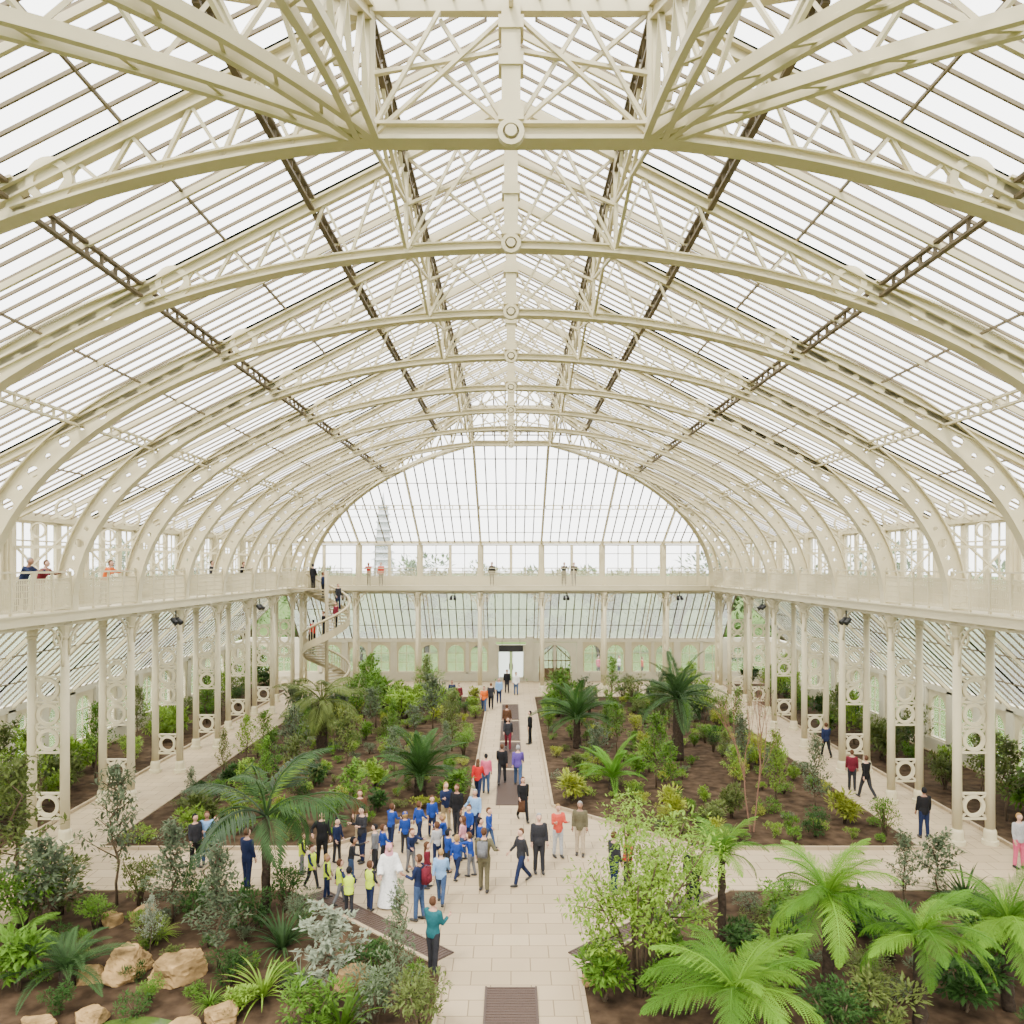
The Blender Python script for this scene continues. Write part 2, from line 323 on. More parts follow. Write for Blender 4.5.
PEOPLE=[
(539,873,8,'stand',1.80,'charcoal','charcoal','greyhair','person in dark jacket and dark trousers standing at the path centre',{}),
(558,857,20,'phone',1.68,'coral','lightgrey','blond','person in a coral red top and pale trousers by the bed corner',{}),
(580,855,-10,'stand',1.72,'olive','beige','greyhair','person in an olive top and beige trousers beside the coral top',{}),
(521,884,-60,'walk',1.66,'charcoal','navy','brown','person in charcoal top and navy trousers walking across the plaza',{}),
(484,891,170,'hip',1.80,'olive','olive','brown','person in olive jacket seen from behind with a grey backpack',{'bag':('grey','grey backpack worn over the olive jacket')}),
(441,904,175,'walk',1.55,'lightblue','jeans','blond','person in pale blue shirt and jeans walking away behind teal jacket',{}),
(433,973,150,'phone',1.74,'teal','charcoal','brown','person in a teal jacket nearest the camera by the bed edge',{}),
(419,920,-110,'phone',1.72,'navy','jeans','brown','person in navy jacket beside the teal jacket with a red backpack',{'bag':('maroon','dark red backpack on the navy jacket')}),
(389,906,20,'robe',1.70,'white','white','palepink','person in a long white robe and pale pink headscarf',{}),
(370,910,150,'child',1.30,'charcoal','navy','brown',GVL,V_G),
(349,915,190,'childreach',1.24,'navy','charcoal','black',GVL,V_G),
(340,904,120,'childwalk',1.22,'navy','grey','brown',GVL,V_G),
(327,898,90,'child',1.20,'charcoal','navy','blond',GVL,V_G),
(312,888,60,'childwalk',1.23,'navy','charcoal','brown',GVL,V_G),
(302,874,110,'child',1.20,'charcoal','grey','brown',GVL,V_G),
(247,890,150,'stand',1.76,'navy','navy','brown','person in all navy clothes standing beside the big left palm',{}),
(322,866,30,'hip',1.70,'black','black','black','person in black with hand on hip behind the vested children',{}),
(351,882,100,'childreach',1.30,'charcoal','jeans','black','child in charcoal top and jeans just behind the vested children',{}),
(362,862,-40,'phone',1.74,'charcoal','navy','black','person in dark top looking at a phone left of the white robe',{}),
(360,840,10,'stand',1.70,'brown','khaki','brown','person in brown jacket at the back left of the crowd',{'long':True}),
(391,846,160,'childreach',1.36,'royal','navy','brown',GL,B_G),
(405,853,200,'child',1.30,'royal','charcoal','blond','child in royal blue top with a blue cap at the crowd\'s left',{'cap':'royal'}),
(419,842,140,'childwalk',1.36,'royal','navy','brown',GL,B_G),
(427,888,100,'child',1.30,'maroon','jeans','brown','child in a maroon top at the front of the crowd',{'long':True}),
(437,866,220,'child',1.34,'lightgrey','navy','brown','child in a pale grey top in the middle of the crowd',{}),
(448,872,130,'child',1.26,'royal','charcoal','black',GL,B_G),
(457,879,150,'childwalk',1.30,'royal','navy','blond',GL,B_G),
(463,860,250,'child',1.36,'palepink','jeans','brown','child in a pale pink top among the blue tops',{'long':True}),
(471,876,250,'childreach',1.28,'royal','grey','brown',GL,B_G),
(480,862,90,'child',1.36,'royal','navy','black',GL,B_G),
(489,848,60,'childwalk',1.32,'royal','jeans','brown',GL,B_G),
(432,836,20,'child',1.36,'royal','navy','brown',GL,B_G),
(445,856,280,'childreach',1.32,'royal','charcoal','blond',GL,B_G),
(469,846,330,'child',1.34,'royal','navy','brown',GL,B_G),
(383,866,120,'childwalk',1.28,'royal','charcoal','brown',GL,B_G),
(337,862,60,'child',1.36,'navy','charcoal','black','child in navy top behind the yellow vests at the crowd\'s left',{}),
(411,872,40,'childreach',1.32,'navy','grey','brown','child in navy top and grey trousers beside the maroon top',{}),
(457,836,-30,'stand',1.78,'black','charcoal','brown','tall person in black jacket at the back of the crowd',{}),
(446,830,30,'phone',1.68,'navy','khaki','blond','person in navy top and khaki trousers at the back of the crowd',{'long':True}),
(475,838,-20,'hip',1.66,'lightblue','navy','greyhair','person in a pale blue top behind the schoolchildren',{}),
(375,874,-90,'stand',1.50,'grey','charcoal','black','person in grey top behind the white robe',{}),
(195,868,60,'stand',1.66,'charcoal','black','black','person in charcoal top leftmost on the cross path behind the palm',{}),
(207,864,20,'stand',1.64,'lightblue','jeans','brown','person in light blue top on the cross path behind the palm',{}),
(217,868,-30,'phone',1.62,'navy','maroon','brown','person in navy top and maroon trousers behind the palm',{}),
(523,821,15,'walk',1.64,'black','black','brown','person in a black top and dark brown skirt on the path',{'skirt':'brown','long':True}),
(478,799,170,'walk',1.62,'red','navy','brown','person in red top and navy trousers at left of the path',{'long':True}),
(486,793,180,'stand',1.60,'pink','jeans','black','person in pink top and jeans beside the red top',{}),
(502,784,175,'stride',1.74,'black','charcoal','brown','person in black walking away along the path',{}),
(518,786,180,'walk',1.76,'purple','jeans','greyhair','person in a purple top walking away along the path',{}),
(508,750,0,'walk',1.68,'charcoal','maroon','brown','person in charcoal top and maroon trousers midway along the path',{}),
(530,744,-90,'stand',1.72,'black','black','black','person all in black at the right kerb of the path',{}),
(507,735,180,'stand',1.66,'brown','black','brown','person in brown top further down the path',{}),
(452,706,0,'stand',1.70,'navy','charcoal','brown','person in navy far down at the left bed end',{}),
(459,709,30,'stand',1.66,'maroon','black','black','person in maroon top far down at the left bed end',{}),
(484,712,0,'walk',1.66,'orange','jeans','brown','person in an orange top far down the path',{}),
(491,709,180,'walk',1.72,'charcoal','black','brown','person in charcoal far down the path by the orange top',{}),
(499,703,0,'stand',1.70,'lightblue','navy','greyhair','person in pale blue far down the path near the door',{}),
(507,693,0,'stand',1.70,'black','charcoal','black','person in black standing in front of the far door',{}),
(516,695,0,'stand',1.64,'white','jeans','brown','person in a white top standing in front of the far door',{}),
(614,893,120,'stand',1.74,'charcoal','navy','brown','person in charcoal partly behind the yellow-green tree',{}),
(628,890,-120,'stand',1.64,'coral','charcoal','brown','person in coral top partly behind the yellow-green tree',{}),
(693,908,-20,'stand',1.74,'black','black','black','person in black coat right of the yellow-green tree',{'skirt':'black'}),
(924,838,180,'stand',1.72,'black','navy','black','person in black between the right-hand near columns',{}),
(866,798,200,'walk',1.74,'black','charcoal','brown','person in black on the right side path, second column',{}),
(852,790,160,'stand',1.66,'maroon','charcoal','brown','person in maroon on the right side path, second column',{}),
(1019,868,10,'stand',1.68,'lightgrey','pink','blond','person in pale grey top and pink trousers at right edge',{}),
(826,757,180,'walk',1.70,'navy','black','brown','person in navy far along the right side path',{}),
]
for px,py,rz,ps,h,t,b,hr,lab,kw in PEOPLE:
    person(at(px,py,.012),rz,ps,h,t,b,hr,lab,**kw)
ZG=7.8
for X,d,ps,h,t,b,hr,lab in ((-15.3,24.6,'lean',1.78,'navy','charcoal','greyhair','person in navy jacket leaning on the left gallery rail'),
  (-15.3,25.5,'lean',1.70,'maroon','khaki','brown','person in maroon top leaning on the left gallery rail beside navy jacket'),
  (-15.3,29.6,'lean',1.72,'orange','charcoal','brown','person in an orange top leaning on the left gallery rail'),
  (-15.3,40.2,'stand',1.72,'charcoal','black','black','person in charcoal standing further along the left gallery'),
  (-15.3,44.3,'lean',1.72,'black','navy','brown','person in black furthest along the left gallery')):
    person((X,d,ZG),90,ps,h,t,b,hr,lab)
for px,ps,h,t,b,hr,lab in ((369,'lean',1.72,'red','black','brown','person in red top at the left of the far gallery'),
  (381,'stand',1.70,'coral','charcoal','brown','person in coral top at the left of the far gallery'),
  (492,'stand',1.72,'black','black','black','person in black at the middle of the far gallery'),
  (564,'lean',1.74,'charcoal','black','brown','person in charcoal right of centre on the far gallery'),
  (574,'stand',1.70,'black','navy','greyhair','person in black and navy right of centre on the far gallery')):
    person(((px-CX)*57.9/F,57.9,ZG),0,ps,h,t,b,hr,lab)
# ------------------------------------------------------------------ building: levels and lines
BAY=4.55
D=lambda n:26.2+BAY*n
DN=14.84; DF=42.2; EV=16.7
A_=14.55; B_=8.35
low=lambda q:B_*math.sqrt(max(0,1-(q/A_)**2))
roof=lambda q:19.5-ZG-.506*q
def chord(t,pts,dbl=False):
    if dbl:
        for y in(-.15,.15):
            t.sweep(pts,.10,.05,y0=y); t.sweep(pts,.03,.17,y0=y,off=.09)
        for i in range(0,len(pts)-1,2): t.bar((pts[i][0],-.17,pts[i][1]+.03),(pts[i+1][0],.17,pts[i+1][1]+.03),.05,.03)
    else:
        t.sweep(pts,.32,.045); t.sweep(pts,.05,.18,off=.09); t.sweep(pts,.20,.035,off=.18)
def half_rib(root,sg,q0,xs=1.,dbl=False):
    X=lambda q:sg*q*xs
    def part(name,fn,m=CREAM,sm=False):
        t=MB(); fn(t); return t.build(name,m,root,sm)
    th0=math.asin(max(q0,7.7)/A_); N=max(3,int((PI/2-th0)/.054))
    inn=[];out=[]
    for i in range(N+1):
        th=th0+(PI/2-th0)*i/N; q=A_*math.sin(th); z=B_*math.cos(th)
        nq,nz=math.sin(th)/A_,math.cos(th)/B_; l=math.hypot(nq,nz); dp=.60+.07*math.sin(PI*i/N)
        inn.append((q,z)); out.append((q+nq/l*dp,z+nz/l*dp))
    t=MB()
    for i in range(N):
        a,b_,c,d=[Vector((X(p[0]),0,p[1])) for p in (inn[i],inn[i+1],out[i+1],out[i])]
        bl=lambda u,v:(a*(1-u)+b_*u)*(1-v)+(d*(1-u)+c*u)*v
        o=[bl(*uv) for uv in((0,0),(.5,0),(1,0),(1,.5),(1,1),(.5,1),(0,1),(0,.5))]
        r=.25 if i%2 else .13
        hh=[bl(.5+r*1.1*math.cos(an),.5+r*math.sin(an)) for an in (-PI*.75,-PI/2,-PI/4,0,PI/4,PI/2,PI*.75,PI)]
        for yy in(-.025,.025):
            y=Vector((0,yy,0)); t.add([p+y for p in o+hh],[(j,(j+1)%8,8+(j+1)%8,8+j) for j in range(8)])
        t.add([p+Vector((0,-.025,0)) for p in hh]+[p+Vector((0,.025,0)) for p in hh],[(j,(j+1)%8,8+(j+1)%8,8+j) for j in range(8)])
    wp=t.build('web_plate',CREAM,root)
    t=MB(); t.sweep([(X(p[0]),p[1]) for p in inn],.34,.05); t.build('inner_flange',CREAM,wp)
    t=MB(); t.sweep([(X(p[0]),p[1]) for p in out],.30,.045); t.build('outer_flange',CREAM,wp)
    if q0<7:
        qs=[q0+(7.9-q0)*i/14 for i in range(15)]
        part('lower_chord',lambda t:chord(t,[(X(q),low(q)) for q in qs],dbl))
        part('gusset_plate',lambda t:(t.ring((X(7.35),0,low(7.35)+.42),.31,.12,.13)))
    part('rafter',lambda t:(t.bar((X(q0),0,roof(q0)-.10),(X(16.55),0,roof(16.55)-.10),.20,.05),t.bar((X(q0),0,roof(q0)-.22),(X(16.55),0,roof(16.55)-.22),.05,.2),t.bar((X(q0),0,roof(q0)-.32),(X(16.55),0,roof(16.55)-.32),.16,.04)))
    if q0<3:
        def post(t):
            for y in(-.08,.08): t.bar((X(2.28),y,low(2.28)),(X(2.28),y,roof(2.28)-.15),.08,.05)
            t.bar((X(2.28),0,low(2.28)),(X(2.28),0,roof(2.28)-.15),.03,.16)
        part('post',post)
        L=[2.28,3.5,4.6,5.6,6.5,7.3]; U=[2.9,4.05,5.1,6.05,6.9]
        for i in range(5):
            part('brace',lambda t:t.bar((X(L[i]),0,low(L[i])+.1),(X(U[i]),0,roof(U[i])-.3),.08,.06))
            part('brace',lambda t:t.bar((X(U[i]),0,roof(U[i])-.3),(X(L[i+1]),0,low(L[i+1])+.1),.08,.06))
    part('spandrel_ring',lambda t:t.ring((X(14.85),0,3.36),.32,.10,.07))
    part('spandrel_ring',lambda t:t.ring((X(15.75),0,2.66),.24,.08,.06))
    part('tie_bar',lambda t:t.bar((X(14.9),0,2.1),(X(16.5),0,2.1),.08,.11))
    part('tie_bar',lambda t:t.bar((X(14.3),0,3.0),(X(16.5),0,1.0),.06,.07))
    part('tie_bar',lambda t:t.bar((X(15.25),0,.8),(X(16.5),0,2.1),.06,.07))
    part('tie_bar',lambda t:t.bar((X(15.3),0,.8),(X(16.5),0,.8),.07,.09))
def full_truss(hipend):
    r=empty('roof_truss',(0,0,0))
    for sg in(1,-1): half_rib(r,sg,2.28)
    t=MB()
    if hipend:
        t.bar((-2.28,0,low(2.28)+.0),(2.28,0,low(2.28)+.0),.36,.06); t.bar((-2.28,0,low(2.28)+.12),(2.28,0,low(2.28)+.12),.06,.24); t.bar((-2.28,0,low(2.28)+.25),(2.28,0,low(2.28)+.25),.30,.05)
    else: chord(t,[(x,low(abs(x))) for x in [-2.28+4.56*i/10 for i in range(11)]])
    t.build('centre_chord',CREAM,r)
    top=(lambda q:roof(2.28)-.14) if hipend else (lambda q:roof(q)-.14)
    t=MB()
    for sg in(1,-1): t.bar((0,0,top(0)),(sg*2.28,0,top(2.28)),.16,.22)
    t.build('top_chord',CREAM,r)
    t=MB(); zb=low(0)-(.12 if hipend else 0)
    t.bar((0,0,zb),(0,0,top(0)),.16,.30); t.bar((0,-.14,zb),(0,-.14,top(0)),.30,.04); t.bar((0,.14,zb),(0,.14,top(0)),.30,.04)
    for z in(zb+.38,zb+1.25,top(0)-.35): t.bar((0,0,z-.1),(0,0,z+.1),.40,.40)
    kp=t.build('king_post',CREAM,r)
    t=MB(); t.ring((0,-.22,zb+.05),.17,.12,.08); t.ring((0,-.24,zb+.05),.05,.14,.09,10); t.build('rosette',CREAM,kp)
    zm=lambda q:(low(q)+top(q))/2
    for sg in(1,-1):
        for p,q,y in (((0,low(0)+.1),(2.28,top(2.28)),.05),((0,top(0)-.1),(2.28,low(2.28)),-.05),((0,zm(0)+.35),(2.28,zm(2.28)),0.),((0,low(0)+.1),(1.14,zm(1.14)+.9),.1),((2.28,low(2.28)),(1.14,zm(1.14)+.9),-.1)):
            t=MB(); t.bar((sg*p[0],y,p[1]),(sg*q[0],y,q[1]),.08,.06); t.build('brace',CREAM,r)
    return r
ORD=['nearest the camera','second from the camera','third from the camera','fourth from the camera','fifth from the camera','sixth from the camera','seventh from the camera','farthest from the camera']
pa=full_truss(True); pb=full_truss(False); usedb=False
for i,n in enumerate(range(-3,5)):
    if n==-3: o=pa; o.location=(0,D(n),ZG)
    elif n==4: o=dup(pa,(0,D(n),ZG))
    elif not usedb: o=pb; o.location=(0,D(n),ZG); usedb=True
    else: o=dup(pb,(0,D(n),ZG))
    tag(o,'arched cream iron roof truss spanning the hall, '+ORD[i],'roof truss','arched trusses across the hall')
def lattice():
    r=empty('lattice_girder',(0,0,0)); zl=low(2.28); zt=roof(2.28)-.3; L=BAY-.3
    t=MB(); t.bar((0,-L/2,zt-.9),(0,L/2,zt-.9),.08,.06); t.build('lower_rail',CREAM,r)
    for k in range(4):
        y0=-L/2+L*k/4;y1=y0+L/4
        for a,b in(((y0,zt-.9),(y1,zt)),((y0,zt),(y1,zt-.9))): t=MB(); t.bar((0,a[0],a[1]),(0,b[0],b[1]),.06,.05); t.build('brace',CREAM,r)
    for a,b in(((-L/2,zl+.1),(L/2,zt-.9)),((-L/2,zt-.9),(L/2,zl+.1))): t=MB(); t.bar((0,a[0],a[1]),(0,b[0],b[1]),.07,.06); t.build('brace',CREAM,r)
    return r
lp=lattice(); first=True
for sg,nm in((-1,'left'),(1,'right')):
    for i,n in enumerate(range(-3,4)):
        o=lp if first else dup(lp,(0,0,0)); first=False
        o.location=(sg*2.28,D(n)+BAY/2,ZG); tag(o,'crossed cream lattice girder under the roof %s of the ridge, bay %d from the camera'%(nm,i+1),'girder','lattice girders beside the ridge')
def half(q0,xs,dbl=False):
    r=empty('roof_rib',(0,0,0)); half_rib(r,1,q0,xs,dbl); return r
hp=half(2.28,math.sqrt(2),True); first=True
for y0,an,lab in ((DF,45,'diagonal hip rib at the far right corner of the roof'),(DF,135,'diagonal hip rib at the far left corner of the roof'),
                  (DN,-45,'diagonal hip rib overhead at the top right'),(DN,-135,'diagonal hip rib overhead at the top left')):
    o=hp if first else dup(hp,(0,0,0)); first=False
    o.location=(0,y0,ZG); o.rotation_euler=(0,0,R(an)); tag(o,'cream iron '+lab,'roof rib','diagonal hip ribs')
e1=half(2.281,1.,True); first=True
for x,y0,an,lab in ((2.28,DN,-90,'rising overhead right of the king post'),(-2.28,DN,-90,'rising overhead left of the king post')):
    o=e1 if first else dup(e1,(0,0,0)); first=False
    o.location=(x,y0,ZG); o.rotation_euler=(0,0,R(an)); tag(o,'cream iron end rib '+lab,'roof rib','end ribs')
def fan():
    r=empty('fan_rib',(0,0,0)); t=MB(); pts=[(q-2.28,low(q)) for q in [2.28+5.6*i/12 for i in range(13)]]
    chord(t,[(x*1.08,z) for x,z in pts],True); t.build('lower_chord',CREAM,r)
    Ls=[0,1.4,2.8,4.2]; Us=[.7,2.1,3.5]
    for i in range(3):
        for a,b in((Ls[i],Us[i]),(Ls[i+1],Us[i])): t=MB(); t.bar((a*1.08,0,low(a+2.28)+.1),(b*1.08,0,roof(b+2.28)-.3),.07,.06); t.build('brace',CREAM,r)
    return r
fp=fan()
for i,(sx,an,lab) in enumerate(((1,-68,'slim cream fan rib overhead between the right end rib and hip'),(-1,-112,'slim cream fan rib overhead between the left end rib and hip'))):
    o=fp if i==0 else dup(fp,(0,0,0)); o.location=(sx*2.28,DN-2.28,ZG); o.rotation_euler=(0,0,R(an)); tag(o,lab,'roof rib')
j5=half(6.8,1.); j6=half(11.35,1.)
for q,lst in ((5,((D(5),0,'on the right slope, second from the far end'),(D(5),180,'on the left slope, second from the far end'))),
              (6,((D(6),0,'on the right slope, last before the far end'),(D(6),180,'on the left slope, last before the far end')))):
    pr=j5 if q==5 else j6
    for i,(y,an,lab) in enumerate(lst):
        o=pr if i==0 else dup(pr,(0,0,0)); o.location=(0,y,ZG); o.rotation_euler=(0,0,R(an)); tag(o,'short cream iron jack rib '+lab,'roof rib','jack ribs')
# ------------------------------------------------------------------ roof glazing panels
def panel(pf,a0,a1,qtop,brk,qbot,label,sp=.455,lines=(6.2,10.2,14.2),purl=((2.28,1),(4.3,0),(8.,0),(11.9,0)),ridge=False,gm=None,bw=.038,bh=.06,mid=True,edge=False,bm_=None):
    r=empty('ceiling',pf((a0+a1)/2,qbot)); r['kind']='structure'; r['label']=label; r['category']='glass roof'
    o=Vector(r.location)
    P=lambda a,q,dz=0: pf(a,q)-o+Vector((0,0,dz))
    aa=[a0]+[b for b in brk if a0<b<a1]+[a1]
    t=MB(); t.add([P(a,qbot,.06) for a in aa]+[P(a,qtop(a),.06) for a in reversed(aa)],[tuple(range(2*len(aa)))]); t.build('pane',gm or GLASS,r)
    t=MB(); n=max(2,int(round((a1-a0)/sp)))
    for i in range(n+1):
        a=a0+(a1-a0)*i/n
        if qbot-qtop(a)>.2: t.bar(P(a,qbot),P(a,qtop(a)),bw,bh)
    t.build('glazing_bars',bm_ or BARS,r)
    if mid:
        a=(a0+a1)/2
        if qbot-qtop(a)>.5: t=MB(); t.bar(P(a,qbot,-.10),P(a,qtop(a),-.10),.07,.12); t.build('common_rafter',CREAM,r)
    if edge and qbot-qtop(a1)>.3:
        t=MB(); t.bar(P(a1,qbot,-.10),P(a1,qtop(a1),-.10),.16,.06); t.bar(P(a1,qbot,-.22),P(a1,qtop(a1),-.22),.05,.18); t.build('end_rafter',CREAM,r)
    def span(q):
        s=[a0+(a1-a0)*i/60 for i in range(61)]; s=[a for a in s if qtop(a)<=q]
        return (s[0],s[-1]) if len(s)>3 else None
    t=MB()
    for q in lines:
        sp_=span(q)
        if sp_: t.bar(P(sp_[0],q,-.02),P(sp_[1],q,-.02),.05*(bw/.04),.05)
    if t.v: t.build('lap_bars',bm_ or BARS,r)
    for q,lat in purl:
        sp_=span(q)
        if not sp_: continue
        t=MB(); b0,b1=sp_; L_=b1-b0; b0+=.12*min(1,L_); b1-=.12*min(1,L_)
        dz=.44 if lat else .26
        t.bar(P(b0,q,-.08),P(b1,q,-.08),.11,.06); t.bar(P(b0,q,-.08-dz),P(b1,q,-.08-dz),.11,.06)
        m=max(2,int((b1-b0)/(.55 if lat else .5)))
        for i in range(m):
            u0=b0+(b1-b0)*i/m;u1=b0+(b1-b0)*(i+1)/m
            if lat:
                t.bar(P(u0,q,-.08),P(u1,q,-.08-dz),.04,.035); t.bar(P(u0,q,-.08-dz),P(u1,q,-.08),.04,.035)
            else: t.bar(P(u0,q,-.08),P(u0,q,-.08-dz),.06,.05)
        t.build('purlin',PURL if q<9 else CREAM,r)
    if ridge:
        s=[a for a in [a0+(a1-a0)*i/40 for i in range(41)] if qtop(a)<.3]
        if len(s)>2:
            t=MB(); t.bar(P(s[0],0,-.1),P(s[-1],0,-.1),.16,.3); t.bar(P(s[0],0,-.75),P(s[-1],0,-.75),.1,.1)
            m=max(2,int((s[-1]-s[0])/.75))
            for i in range(m):
                u0=s[0]+(s[-1]-s[0])*i/m;u1=s[0]+(s[-1]-s[0])*(i+1)/m; t.bar(P(u0,0,-.1),P(u1,0,-.75),.05,.05); t.bar(P(u0,0,-.75),P(u1,0,-.1),.05,.05)
            t.build('ridge_beam',CREAM,r)
    return r
qt=lambda d:max(.1,DN-d,d-DF)
edges=[DN-EV+.05]+[D(n) for n in range(-5,7)]+[DF+EV-.05]
for sg,nm in((-1,'left'),(1,'right')):
    for i in range(len(edges)-1):
        panel(lambda d,q:Vector((sg*q,d,ZG+roof(q))),edges[i],edges[i+1],qt,(DN,DF),EV,'glazed roof bay of the %s slope, number %d from the camera'%(nm,i+1),ridge=(sg==1))
xe=[-16.65,-11.4,-6.83,-2.28,2.28,6.83,11.4,16.65]
for i in range(7):
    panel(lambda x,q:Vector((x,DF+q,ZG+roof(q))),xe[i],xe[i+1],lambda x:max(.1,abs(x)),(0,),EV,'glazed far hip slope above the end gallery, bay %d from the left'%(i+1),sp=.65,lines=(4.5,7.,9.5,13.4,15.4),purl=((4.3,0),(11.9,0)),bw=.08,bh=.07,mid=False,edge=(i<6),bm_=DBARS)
    panel(lambda x,q:Vector((x,DN-q,ZG+roof(q))),xe[i],xe[i+1],lambda x:max(.1,abs(x)),(0,),EV,'glazed near hip slope over the camera, bay %d from the left'%(i+1),purl=())
z1,z0=7.25,3.35
for sg,nm in((-1,'left'),(1,'right')):
    ae=[D(n) for n in range(-3,7)]+[59.1]
    for i in range(len(ae)-1):
        pf=lambda d,q:Vector((sg*(16.95+q),d,z1-(z1-z0)*q/4.05))
        panel(pf,ae[i],ae[i+1],lambda d:0,(),4.05,'sloping glass aisle roof on the %s, bay %d'%(nm,i+1),sp=.57,lines=(1.35,2.7),purl=(),gm=AGLASS,bw=.05)
for i in range(8):
    x0=-16.95+i*33.9/8
    pf=lambda x,q:Vector((x,59.1+q,z1-(z1-z0)*q/3.95))
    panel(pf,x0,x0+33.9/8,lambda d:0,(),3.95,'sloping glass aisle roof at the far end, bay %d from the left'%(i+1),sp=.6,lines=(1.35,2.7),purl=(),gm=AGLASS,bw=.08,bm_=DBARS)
# ------------------------------------------------------------------ walls and windows
def arch_frame(W,H,ow,oh,sill,dep=.14):
    t=MB(); r=ow/2; sp=oh-r; n=12
    arc=[(-r,sill)]+[(-r*math.cos(PI*i/n),sp+r*math.sin(PI*i/n)) for i in range(n+1)]+[(r,sill)]
    outp=[(-W/2,sill)]+[(-W/2+W*i/n,H) for i in range(n+1)]+[(W/2,sill)]
    k=len(arc)
    for y in(-dep/2,dep/2):
        t.add([(x,y,z) for x,z in arc]+[(x,y,z) for x,z in outp],[(i,i+1,k+i+1,k+i) for i in range(k-1)])
    t.add([(x,-dep/2,z) for x,z in arc]+[(x,dep/2,z) for x,z in arc],[(i,i+1,k+i+1,k+i) for i in range(k-1)])
    t.box((0,0,sill/2),(W,dep*1.3,sill)); return t,arc
WN=[0]
def window_proto(W,H,ow,oh,sill):
    r=empty('window_1',(0,0,0)); t,arc=arch_frame(W,H,ow,oh,sill); f=t.build('window_frame',CREAM,r)
    g=MB(); g.add([(x,.02,z) for x,z in arc],[tuple(range(len(arc)))]); g.build('pane',WGLASS,r)
    b=MB(); b.box((0,0,(sill+oh)/2),(.05,.06,oh-sill)); b.box((0,0,oh-ow/2),(ow,.05,.05)); b.box((0,0,sill+(oh-ow/2-sill)*.5),(ow,.04,.04)); b.build('mullions',CREAM,f)
    r['kind']='structure'; return r
def rect_window(W,H,fw=.1,mm=None):
    r=empty('window_1',(0,0,0)); t=MB()
    for x in(-W/2+fw/2,W/2-fw/2): t.box((x,0,H/2),(fw,.12,H))
    t.box((0,0,.05),(W,.12,.1)); t.box((0,0,H-.05),(W,.12,.1)); f=t.build('window_frame',CREAM,r)
    g=MB(); g.box((0,.02,H/2),(W-.1,.006,H-.1)); g.build('pane',WGLASS,r)
    b=MB(); b.box((0,0,H/2),(.05,.06,H)); b.box((0,0,H*.72),(W,.05,.05)); b.build('mullions',mm or DBARS,f)
    r['kind']='structure'; return r
def place_window(pr,loc,rz,label,first):
    WN[0]+=1; o=pr if first else dup(pr,(0,0,0)); o.name='window_%d'%WN[0]; o.location=loc; o.rotation_euler=(0,0,rz)
    o['label']=label; o['category']='window'; return o
uw=rect_window(1.36,2.5,.16,CREAM); lw=window_proto(1.75,2.45,1.3,2.2,.1); rw=rect_window(2.0,2.5); fu=fl=fr=True
for sg,nm in((-1,'left'),(1,'right')):
    w=MB(); xx=sg*16.83; y0,y1=D(-3)-.4,59.
    w.box((xx,(y0+y1)/2,7.95),(.26,y1-y0,.8)); w.box((xx,(y0+y1)/2,10.99),(.26,y1-y0,.3))
    for n in range(-3,8):
        w.box((xx,D(n),9.6),(.34,.36,2.6)); w.box((xx-sg*.2,D(n),9.4),(.16,.22,3.2))
        if n<7:
            for k in range(3):
                place_window(uw,(xx,D(n)+.20+1.383*(k+.5),8.35),PI/2,'upright clerestory window above the %s gallery, number %d from the camera'%(nm,(n+3)*3+k+1),fu); fu=False
    o=w.build('wall_%s_upper'%nm,CREAM); tag(o,'cream clerestory wall behind the %s gallery'%nm,'wall',kind='structure')
    w=MB(); xx=sg*21.1; y0,y1=D(-3),63.2
    w.box((xx,(y0+y1)/2,.35),(.3,y1-y0,.7)); w.box((xx,(y0+y1)/2,3.25),(.3,y1-y0,.3))
    for n in range(-3,9):
        w.box((xx,D(n),1.9),(.4,.5,2.6))
        if n<8:
            w.box((xx,D(n)+BAY/2,1.9),(.3,.5,2.6))
            for k,off in enumerate((.25+.9,BAY-.25-.9)):
                place_window(lw,(xx,D(n)+off,.68),PI/2,'arched window low in the %s outer wall, number %d from the camera'%(nm,(n+3)*2+k+1),fl); fl=False
    o=w.build('wall_'+nm,WHITE); tag(o,'white outer wall of the %s aisle'%nm,'wall',kind='structure')
w=MB(); w.box((0,59.,7.95),(33.4,.26,.8)); w.box((0,59.,10.99),(33.4,.26,.22))
for i,x in enumerate(xe): w.box((x,59.,9.6),(.24,.30,2.6))
for i in range(7):
    c=(xe[i]+xe[i+1])/2; hw=(xe[i+1]-xe[i])/2; wd=(hw*2-.24)/2
    for k,sx in enumerate((-1,1)):
        o=place_window(rw,(c+sx*wd/2,59.,8.35),0,'tall rectangular window behind the far gallery, number %d from the left'%(i*2+k+1),fr); fr=False; o.scale=(wd/2.0,1,1)
tag(w.build('wall_far_upper',CREAM),'cream framed clerestory wall behind the far gallery','wall',kind='structure')
w=MB(); FX=63.1
for sg in(1,-1):
    w.box((sg*11.2,FX,.35),(19.8,.3,.7))
    xs=[1.5,5.5,9.4,13.3,17.2,21.1]
    for x in xs: w.box((sg*x,FX,1.9),(.5 if x>2 else .6,.4,2.6 if x>2 else 3.4))
    for i in range(5):
        c=(xs[i]+xs[i+1])/2; w.box((sg*c,FX,1.9),(.25,.3,2.6))
        for k,o_ in enumerate((-.93,.93)):
            if sg>0 and i==0: continue
            place_window(lw,(sg*(c+o_),FX,.68),0,'arched window low in the far wall, %s of the door, number %d from it'%('right' if sg>0 else 'left',i*2+(k if sg>0 else 1-k)+1),False)
w.box((0,FX,3.3),(42.5,.3,.35))
tag(w.build('wall_far',WHITE),'white far wall around the exit door','wall',kind='structure')
dr=empty('door_1',(0,FX,0)); t=MB()
